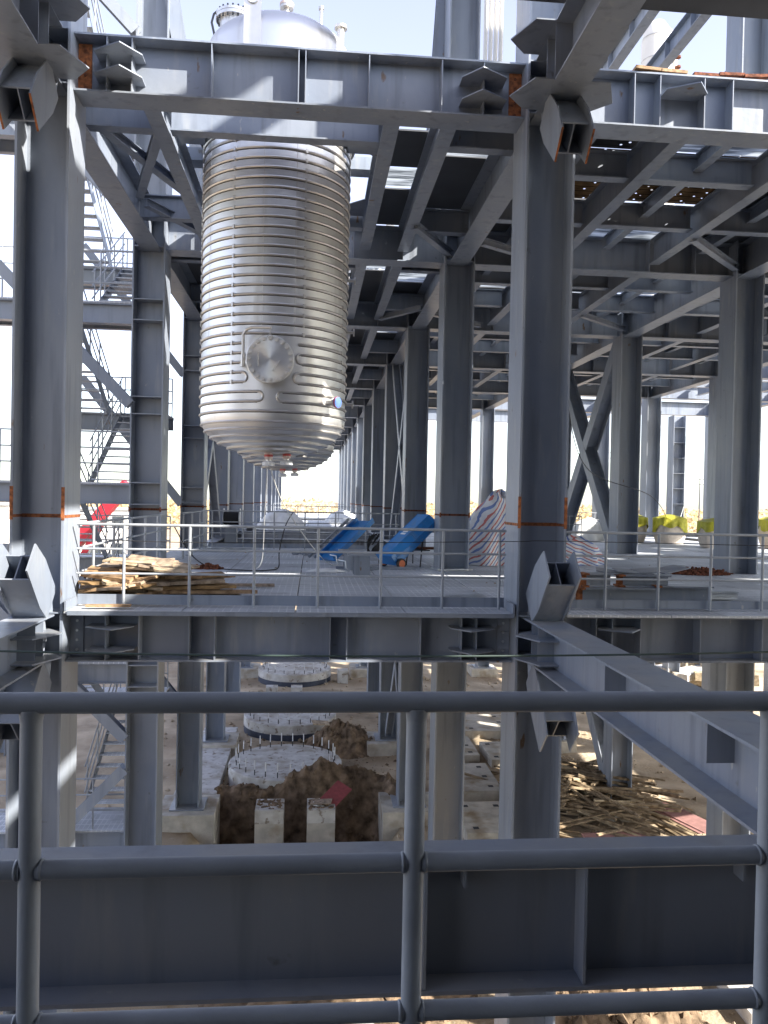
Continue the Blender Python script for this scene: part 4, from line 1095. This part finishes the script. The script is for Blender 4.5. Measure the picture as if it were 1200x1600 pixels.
def bag(x, y, s, lab, seed):
    t = thing('covered_bag', (x, y, 0), lab, 'bulk bag', 'bulk bags under yellow tarpaulins')
    def fn(u, v_):
        a = 2*math.pi*u; ca, sa = math.cos(a), math.sin(a); q = (abs(ca)**4+abs(sa)**4)**(-.25)
        r_ = .56*s*(.9+.18*math.sin(math.pi*min(1, v_*1.0)))*(1 if v_ < .97 else .05)
        return (x+r_*q*ca, y+r_*q*sa, .02+1.05*s*v_)
    MB().grid(fn, 40, 14).build('sack', CREAM, t, smooth=60)
    def fn2(u, v_):
        a = 2*math.pi*u; ca, sa = math.cos(a), math.sin(a); q = (abs(ca)**4+abs(sa)**4)**(-.25)
        hang = .52+.16*math.sin(a*2+seed)+.10*math.sin(a*5+seed*2)
        if v_ < .5:
            k_ = v_/.5; z = lerp(1.16*s-hang*s, 1.12*s, k_); r_ = .64*s*(1+.05*math.sin(a*11+seed)*(1-k_))
        else:
            k_ = (v_-.5)/.5; z = 1.12*s+.16*s*math.sin(k_*1.5)+.05*noise.noise(Vector((ca*2*(1-k_), sa*2*(1-k_), seed))); r_ = .64*s*(1-k_)
        return (x+r_*q*ca, y+r_*q*sa, z)
    MB().grid(fn2, 60, 20).build('tarpaulin', YEL, t, smooth=60)
bag(14.5, 35.4, 1.0, 'leftmost bulk bag under a yellow tarpaulin on the right deck', 1.0)
bag(15.85, 34.4, 1.0, 'second bulk bag from the left under a yellow tarpaulin', 2.6)
bag(16.3, 31.2, .95, 'yellow covered bag just left of the right deck column', 4.1)
bag(19.2, 31.6, 1.05, 'yellow covered bag partly cut by the right edge of the photo', 5.3)
tarp(12.9, 36.6, 1.1, .9, 1.0, WHITE, 'white_sheet_heap', 'heap of white sheeting behind the yellow covered bags', 'sheeting', 3.3)
tarp(-1.55, 39.8+3, 1.2, 1.0, 1.1, WHITE, 'white_sheet_heap', 'heap of white sheeting in the aisle behind the rear railing', 'sheeting', 8.1)
tarp(2.2, Y(6)+2, 1.2, 1.2, .9, WHITE, 'white_sheet_heap', 'white sheeting heap far down the right of the aisle', 'sheeting', 9.4)
# leaning board by the column against the sky
plank((17.3, 37.0, .8), 1.9, .4, .06, .6, -1.1, 0, GALV, 'grey board leaning between the yellow covered bags', 'loose boards', 'leaning_board')

# cable reel, ropes and hoses
cr = thing('cable_reel', (-2.65, 27.4, 0), 'black cable reel on a stand at the left of the rear railing', 'cable reel')
MB().lathe((-2.95, 27.6, .95), [(.22, 0), (.22, .5)], 24, (1, 0, 0)).build('drum', BLACK, cr, smooth=40)
for x in (-2.97, -2.43): MB().lathe((x, 27.6, .95), [(.02, 0), (.34, 0), (.34, .03), (.02, .03)], 24, (1, 0, 0)).build('side_disc', GALV, cr)
MB().box(-2.9, -2.5, 27.4, 27.8, .02, .62).build('stand', STEEL, cr)
def rope(pts, r_, m_, name, lab, sub=10):
    P_ = [Vector(p) for p in pts]; out = []
    for i in range(len(P_)-1):
        a = P_[max(0, i-1)]; b = P_[i]; c = P_[i+1]; d = P_[min(len(P_)-1, i+2)]
        for q in range(sub):
            t_ = q/sub; out.append(.5*((2*b)+(c-a)*t_+(2*a-5*b+4*c-d)*t_*t_+(3*b-a-3*c+d)*t_**3))
    out.append(P_[-1])
    return tag(MB().tube(out, r_, 6).build(name, m_, origin=P_[0], smooth=60), lab, 'rope' if m_ is CABLE else 'cable')
rope([(-.80, 15.3, 2.25), (-.55, 16.6, 1.5), (.1, 18.3, .5), (.55, 19.6, .05), (1.3, 20.0, .03), (1.9, 20.4, .02)], .011, CABLE, 'white_rope', 'white rope running from the nearest tank bottom down to the deck')
rope([(-.84, 15.3, 2.25), (-.95, 16.5, 1.2), (-1.05, 17.6, .3), (-1.25, 18.3, .03)], .009, CABLE, 'white_rope', 'thin white rope hanging steeply from the nearest tank nozzle')
rope([(-3.3, 19.9, .9), (-2.8, 19.2, .3), (-2.3, 18.9, .03), (-1.4, 18.2, .025), (-.9, 18.3, .03), (-.75, 19.2, .03), (-.8, 20.8, .3), (-.7, 22.2, .9), (-.6, 26.3, 1.2)], .014, BLACK, 'black_hose', 'black cable looping over the left side of the deck')
rope([(XC+.38, 11.8, 5.6), (5.6, 17.5, 4.2), (8.3, 23.6, 2.7), (11.5, 26.5, 2.0), (16, 35, 1.1)], .012, BLACK, 'slack_wire', 'thin slack wire running down across the right bays')
rope([(-2.9, 11.9, 1.0), (-1.5, 11.98, .98), (1, 12.0, 1.02), (3.0, 11.7, 1.08), (3.9, 11.65, 1.1), (9, 11.9, 1.05)], .006, BLACK, 'slack_wire', 'thin wire strung along the front railing')
rope([(5.2, 22, 12.2), (9, 21.5, 11.95), (14, 21, 11.9)], .015, BLACK, 'slack_wire', 'thin wire across the sky at top right')

# ------------------------------------------------------------------ on the ground
def pad(cy, lab, bolts, low=None):
    t = thing('round_pad', (-.8, cy, -9), lab, 'concrete pad', 'round concrete pads under the tank row')
    MB().lathe((-.8, cy, 0), [(2.12, -9.6), (2.12, -8.72)], 72).build('coated_base', low or TAR, t, smooth=30)
    MB().lathe((-.8, cy, 0), [(2.125, -8.716), (2.125, -8.33), (2.09, -8.30)], 72).build('pad_top', PADM, t, smooth=30)
    for q in range(bolts):
        a = 2*math.pi*q/bolts; x, y = -.8+1.86*math.cos(a), cy+1.86*math.sin(a)
        b = MB().cyl((x, y, -8.3), (x, y, -8.1), .018, 8).build('anchor_bolt', BLACK, t)
        MB().cyl((x, y, -8.1), (x, y, -7.78), .02, 8).build('sleeve', WHITE, b)
pad(30.55, 'nearest round concrete pad with white-tipped anchor bolts, half buried by soil', 26, PADM)
pad(37.4, 'second round concrete pad with dark coated rim below the foreground rail', 24)
pad(47.6, 'farthest round concrete pad seen under the deck girder', 20)

def soil(cx, cy, rx, ry, h, lab, seed, res=(110, 80), z0=-9.3, skew=0.):
    def fn(u, v_):
        x = cx+(u*2-1)*rx; y = cy+(v_*2-1)*ry; e_ = Vector(((u*2-1), (v_*2-1)))
        r_ = min(1, e_.length); q = Vector((x, y, seed))
        k_ = (math.cos(r_*math.pi)+1)/2
        z = h*k_**.8*(1+.30*noise.noise(q*.8)+skew*(u-.5))
        z += min(1, k_*5)*(.26*noise.fractal(q*1.5, .8, 2.1, 5)+.16*abs(noise.noise(q*4.2))+.10*abs(noise.noise(q*9.0)))
        return (x, y, (ground_h(x, y)-.3 if z0 < -9.2 else z0-.2)+z)
    b = MB().grid(fn, *res)
    rg = random.Random(int(seed*10))
    for q in range(260):                                 # loose clods
        u, v_ = rg.random(), rg.random(); p = Vector(fn(u, v_))
        if Vector((u*2-1, v_*2-1)).length > .95: continue
        s = rg.uniform(.03, .12)*(1.6 if rg.random() < .1 else 1)
        k0 = len(b.v); ph = [Vector((rg.uniform(-1, 1), rg.uniform(-1, 1), rg.uniform(-.7, .8)))*s for _ in range(1)]
        dirs = [(1, 0, 0), (-1, 0, 0), (0, 1, 0), (0, -1, 0), (0, 0, 1), (0, 0, -1)]
        for d in dirs: b.v.append(p+Vector(d)*s*rg.uniform(.6, 1.2)+Vector((rg.uniform(-.3, .3), rg.uniform(-.3, .3), rg.uniform(-.3, .3)))*s)
        for f in ((0, 2, 4), (2, 1, 4), (1, 3, 4), (3, 0, 4), (2, 0, 5), (1, 2, 5), (3, 1, 5), (0, 3, 5)): b.f.append(tuple(k0+i for i in f))
    return tag(b.build('soil_heap', SOIL, origin=(cx, cy, -9), smooth=50), lab, 'soil heap')
soil(.9, 27.9, 4.3, 2.2, 1.75, 'big dark soil heap in front of the nearest round pad', 2.3)
soil(1.5, 34.2, 2.3, 1.6, 1.25, 'smaller soil heap between the two nearer round pads', 4.7)
soil(-2.0, 28.1, 2.0, 1.5, 1.15, 'low soil bank beside the left pedestal', 6.1, (50, 50))
soil(.9, 17.0, 4.6, 1.9, .95, 'brown soil bank at the bottom edge below the railing', 8.8, (70, 40), -9.1)
soil(6.3, 16.2, 2.7, 1.9, 1.0, 'reddish soil bank at the bottom edge right of centre', 9.9, (60, 40), -9.1)

# short piers in the excavation
for q, (x, y) in enumerate(((-1.18, 26.6), (.50, 26.6))):
    t = thing('concrete_pier', (x, y, -10.5), ['left square concrete pier in the excavation', 'right square concrete pier with rubbish on top in the excavation'][q], 'concrete pier', 'square piers in the excavation')
    MB().box(x-.46, x+.46, y-.5, y+.5, -11.8, -8.9).build('lower_lift', CONC, t)
    MB().box(x-.462, x+.462, y-.502, y+.502, -8.898, -8.45).build('upper_lift', PADM, t)
    m = MB()
    rg = random.Random(q)
    for w in range(60):
        p = Vector((x+rg.uniform(-.38, .38), y+rg.uniform(-.4, .42), -8.44)); s = rg.uniform(.02, .06)
        m.obox(p, (s, rg.uniform(-.02, .02), .01), (rg.uniform(-.02, .02), s*.7, 0), (0, 0, s*.5))
    tag(m.build('rubble', SOIL, t), kind='stuff')
plank((1.0, 26.9, -8.25), .95, .62, .03, .75, -.45, .35, REDPLY, 'dark red plywood sheet leaning on the right pier', 'loose boards', 'plywood_sheet')
plank((.5, 26.55, -8.36), .7, .45, .02, -.15, -.08, .0, PLANKD, 'grey-brown board lying on the right pier', 'loose boards', 'board')
tarp_o = MB().grid(lambda u, v_: (.05+u*.55, 26.3+v_*.35, -8.42+.10*noise.noise(Vector((u*4, v_*4, 3)))-.35*max(0, .35-u)*2), 20, 14)
tag(tarp_o.build('plastic_scrap', WHITE, origin=(.3, 26.3, -8.4), smooth=60), 'crumpled white plastic scrap on the right pier', 'plastic scrap')
plank((.55, 33.6, -7.7), .7, .5, .03, .2, .1, .1, PLANKL, 'pale board lying on the smaller soil heap', 'loose boards', 'board')
for q, (x, y) in enumerate(((.75, 46.8), (2.0, 46.8), (-1.9, 42.6), (-.6, 42.6))):
    tag(MB().box(x-.3, x+.3, y-.3, y+.3, -9.6, -8.25).build('concrete_pier', PADM, origin=(x, y, -9)),
        f'{["right-hand pale", "rightmost pale", "left-hand low", "middle low"][q]} small concrete pier far under the deck', 'concrete pier', 'small piers far under the deck')
tag(MB().box(-4.55, -3.1, 28.1, 36.3, -9.6, -8.62).build('strip_footing', PADM, origin=(-4, 32, -9)), 'long pale strip footing left of the nearest round pad', 'footing')
# footing blocks with bolt holes right of the aisle
for q, (x0, x1, y0, y1) in enumerate(((5.0, 6.75, 24.4, 27.0), (5.2, 7.0, 28.0, 31.0), (7.35, 8.7, 31.4, 33.8), (5.4, 7.0, 32.0, 34.6), (6.9, 9.4, 35.4, 38.2), (5.0, 6.6, 20.5, 23.6))):
    t = thing('footing_block', ((x0+x1)/2, (y0+y1)/2, -9), f'{["pale flat footing block nearest the central column", "footing block with bolt holes behind the nearest one", "narrow footing block with holes right of the gap", "left footing block in the middle of the row", "rearmost wide footing block with bolt holes", "hidden front footing block"][q]}', 'footing', 'footing blocks with bolt holes')
    MB().box(x0, x1, y0, y1, -9.8, -8.6).build('block', CONC, t)
    for a, b in ((.2, .15), (.8, .15), (.2, .85), (.8, .85), (.8, .5)):
        x, y = lerp(x0, x1, a), lerp(y0, y1, b); MB().box(x-.09, x+.09, y-.09, y+.09, -8.599, -8.592).build('bolt_pocket', BLACK, t)
tag(MB().box(9.2, 11.4, 15.6, 17.4, -9.8, -8.75).build('footing_block', PADM, origin=(10, 16.5, -9)), 'sunlit footing block at the bottom right corner below the railing', 'footing', 'footing blocks with bolt holes')
tag(MB().box(-6, 2.2, 15.9, 16.35, -9.4, -8.85).build('kerb_footing', PADM, origin=(0, 16, -9)), 'white concrete edge at the bottom below the foreground railing', 'footing')
# timber pile
G2 = 'old timber battens in the big pile'
for q in range(270):
    a = rng.gauss(-.50, .30); cx, cy = 9.7+rng.gauss(0, 1.0), 27.6+rng.gauss(0, 1.5)
    k_ = max(0, 1-((cx-9.7)/2.8)**2-((cy-27.6)/3.6)**2)
    z = -8.95+1.25*k_*rng.uniform(.3, 1)
    pale = rng.random() < .2
    plank((cx, cy, z), rng.uniform(1.8, 4.2) if not pale else rng.uniform(.9, 2.4), rng.uniform(.06, .13), rng.uniform(.04, .08), a if rng.random() < .78 else a+rng.uniform(.6, 1.6), rng.uniform(-.12, .22), rng.uniform(-.3, .3),
          TIMBL if pale else TIMB, 'pale sawn batten lying loose on the timber pile' if pale else 'dark weathered batten in the timber pile', G2, 'timber_batten')
for q in range(26):
    plank((10.5+rng.gauss(0, .35), 31.0+rng.gauss(0, .5), -8.95+.3*rng.random()), rng.uniform(1.2, 2.0), .07, .05, rng.gauss(-.9, .2), .1, 0, TIMB, 'thin batten in the small bundle behind the timber pile', 'battens bundled behind the pile', 'timber_batten')
plank((9.75, 31.6, -8.7), 2.2, .5, .4, -1.1, 0, 0, CONC, 'pale concrete kerb lying behind the timber pile', 'loose boards', 'kerb_piece')
for q in range(6):
    plank((12.0+.12*q, 25.9-.05*q, -8.92+.045*q), 2.5, .62, .025, 1.75+.02*q, .03, -.2, PINK if q > 3 else TIMB, f'{["lowest", "second", "third", "fourth", "fifth", "topmost pink"][q]} sheet in the leaning plywood stack by the timber', 'plywood sheets by the timber pile', 'plywood_sheet')
plank((9.7, 24.1, -8.8), 2.0, 1.0, .06, .03, 0, .1, PINK, 'faded pink plywood sheet in front of the timber pile', 'plywood sheets by the timber pile', 'plywood_sheet')
# blocks far right under the deck
rg = random.Random(12)
for q in range(26):
    x, y = 20.5+rg.uniform(0, 6), 44+rg.uniform(0, 9)
    plank((x, y, -8.7+.5*rg.random()), rg.uniform(1.0, 2.2), rg.uniform(.6, 1.2), rg.uniform(.3, .7), rg.uniform(-.5, .9), rg.uniform(-.1, .1), 0, rg.choice([PADM, CONC, TIMBL]), 'pale block in the sunlit stack far under the right deck', 'pale blocks stacked far right', 'stacked_block')

# loose stones and litter
def chips(n, x0, x1, y0, y1, zf, s0, s1, m_, name, lab, seed):
    rg = random.Random(seed); b = MB()
    for q in range(n):
        x, y = rg.uniform(x0, x1), rg.uniform(y0, y1); s_ = s0+(s1-s0)*rg.random()**3; k0 = len(b.v); c = Vector((x, y, zf(x, y)+s_*.3))
        for d in ((1, 0, 0), (-1, 0, 0), (0, 1, 0), (0, -1, 0), (0, 0, .7), (0, 0, -.7)):
            b.v.append(c+Vector(d)*s_*rg.uniform(.6, 1.3)+Vector((rg.uniform(-.35, .35), rg.uniform(-.35, .35), 0))*s_)
        for f in ((0, 2, 4), (2, 1, 4), (1, 3, 4), (3, 0, 4), (2, 0, 5), (1, 2, 5), (3, 1, 5), (0, 3, 5)): b.f.append(tuple(k0+w for w in f))
    tag(b.build(name, m_, origin=(x0, y0, zf(x0, y0))), lab, name.replace('_', ' '), kind='stuff')
chips(2600, -7, 17, 14, 50, ground_h, .02, .14, GROUND, 'loose_stones', 'loose stones and clods scattered over the bare ground', 31)
chips(700, -4, 4, 27, 38, ground_h, .02, .12, SOIL, 'soil_crumbs', 'dark soil crumbs scattered round the round pads', 32)
chips(90, -3.2, 10.5, 12.6, 26, lambda x, y: .0, .01, .035, PLANKD, 'deck_litter', 'small chips and litter scattered over the deck grating', 33)
tarp(.35, 18.3, .42, .22, .09, WHITE, 'white_rag', 'crumpled white rag on the deck left of the off-cuts', 'rag', 11.5)
tarp(-1.9, 12.9, .16, .12, .07, BLACK, 'dark_rag', 'small dark rag on the deck beside the planks', 'rag', 12.5)
plank((1.6, 19.0, .05), 2.0, .10, .06, .03, 0, 0, STEEL, 'thin grey bar lying across the deck in front of the blue cart', 'loose boards', 'steel_bar')
plank((3.4, 19.2, .03), .9, .5, .03, .2, 0, 0, GALV, 'pale steel plate lying at the foot of the second right column', 'loose boards', 'steel_plate')
plank((-2.6, 25.2, .06), 1.8, .5, .08, .1, 0, 0, GALV, 'stack of pale strips on the deck at the left of the rear railing', 'loose boards', 'steel_strip')
heap(.2, 24.0, .8, .5, 60, .05, STEEL, 'bracket_heap', 'low heap of small grey brackets at mid deck before the rear railing', 'bracket heap', 6, hh=.12)

# ------------------------------------------------------------------ distance
def crane():
    t = thing('crawler_crane', (-20, 60, -9), 'red crane boom leaning up beyond the stair tower', 'crane')
    MB().box(-25.5, -20.5, 58.6, 61.4, -7.9, -5.2).build('upper_body', RED, t)
    for y in (58.5, 61.0): MB().box(-26, -20, y, y+.6, -9, -7.9).build('track', BLACK, t)
    MB().bar((-21, 60, -6.8), (-13.3, 60, 2.5), .8, 1.25, up=(0, 1, 0)).build('boom', RED, t)
    MB().bar((-17.2, 59.3, -4.6), (-14.9, 59.3, -.2), .4, .7, up=(0, 1, 0)).build('jib', RED, t)
    MB().bar((-18.0, 59.2, -5.6), (-15.6, 59.2, -2.0), .25, .3, up=(0, 1, 0)).build('ram', GALV, t)
crane()
def cabin(x, y, w, d, h, lab, z0=-9., m_=None, n=3):
    t = thing('site_cabin', (x, y, z0), lab, 'building', 'white buildings beyond the site')
    MB().box(x-w/2, x+w/2, y-d/2, y+d/2, z0, z0+h).build('wall', m_ or CABIN, t)
    MB().box(x-w/2-.2, x+w/2+.2, y-d/2-.2, y+d/2+.2, z0+h+.002, z0+h+.2).build('roof', GALV, t)
    for q in range(n):
        for fl in range(max(1, int(h/3))):
            xx = x-w/2+w*(q+.5)/n; zz = z0+1+fl*3
            fr = MB().box(xx-.7, xx+.7, y-d/2-.05, y-d/2-.01, zz, zz+1.4).build('window', CABIN, t)
            MB().box(xx-.6, xx+.6, y-d/2-.07, y-d/2-.052, zz+.1, zz+1.3).build('pane', GLASSD, fr)
cabin(-34, 80, 12, 6, 9.5, 'white low building behind the stair tower at far left', n=5)
cabin(-25, 95, 14, 6, 9, 'long white building beyond the red crane', n=6)
cabin(34, 120, 9, 8, 10.2, 'pale building on the skyline right of the crossed braces', n=3)
def pole(x, y, h, lab):
    t = thing('utility_pole', (x, y, -9), lab, 'pole', 'thin poles on the skyline')
    MB().tube([(x, y, -9), (x, y, -9+h)], [.25, .12], 8).build('shaft', DARK, t)
    for z in (h-1, h-2.6): MB().box(x-1.6, x+1.6, y-.08, y+.08, -9+z, -9+z+.16).build('cross_arm', DARK, t)
for q, (x, y, h) in enumerate(((88, 230, 27), (99, 232, 21), (104, 240, 22), (62, 236, 20), (118, 236, 20))):
    pole(x, y, h, f'{["tallest thin", "second thin", "third thin", "leftmost thin", "rightmost thin"][q]} pole on the skyline at right')
m = MB(); rg = random.Random(21)
for q in range(15000):
    y = rg.uniform(240, 330); x = rg.uniform(-170, 190)
    top = 9.3+2.6*noise.noise(Vector((x*.045, y*.03, 0)))+1.6*noise.noise(Vector((x*.23, y*.1, 3)))
    z = -9+top*(rg.random()**.55); s_ = rg.uniform(.25, .75); k0 = len(m.v)
    for w in range(4):
        a = w*1.57+rg.uniform(-.6, .6); m.v.append(Vector((x+math.cos(a)*s_, y+rg.uniform(-.3, .3), z+math.sin(a)*s_*rg.uniform(.6, 1.5))))
    m.f.append((k0, k0+1, k0+2, k0+3))
o = m.build('distant_trees', REED, origin=(0, 280, -9)); tag(o, 'belt of dry golden trees and reeds on the horizon', 'tree belt', kind='stuff')
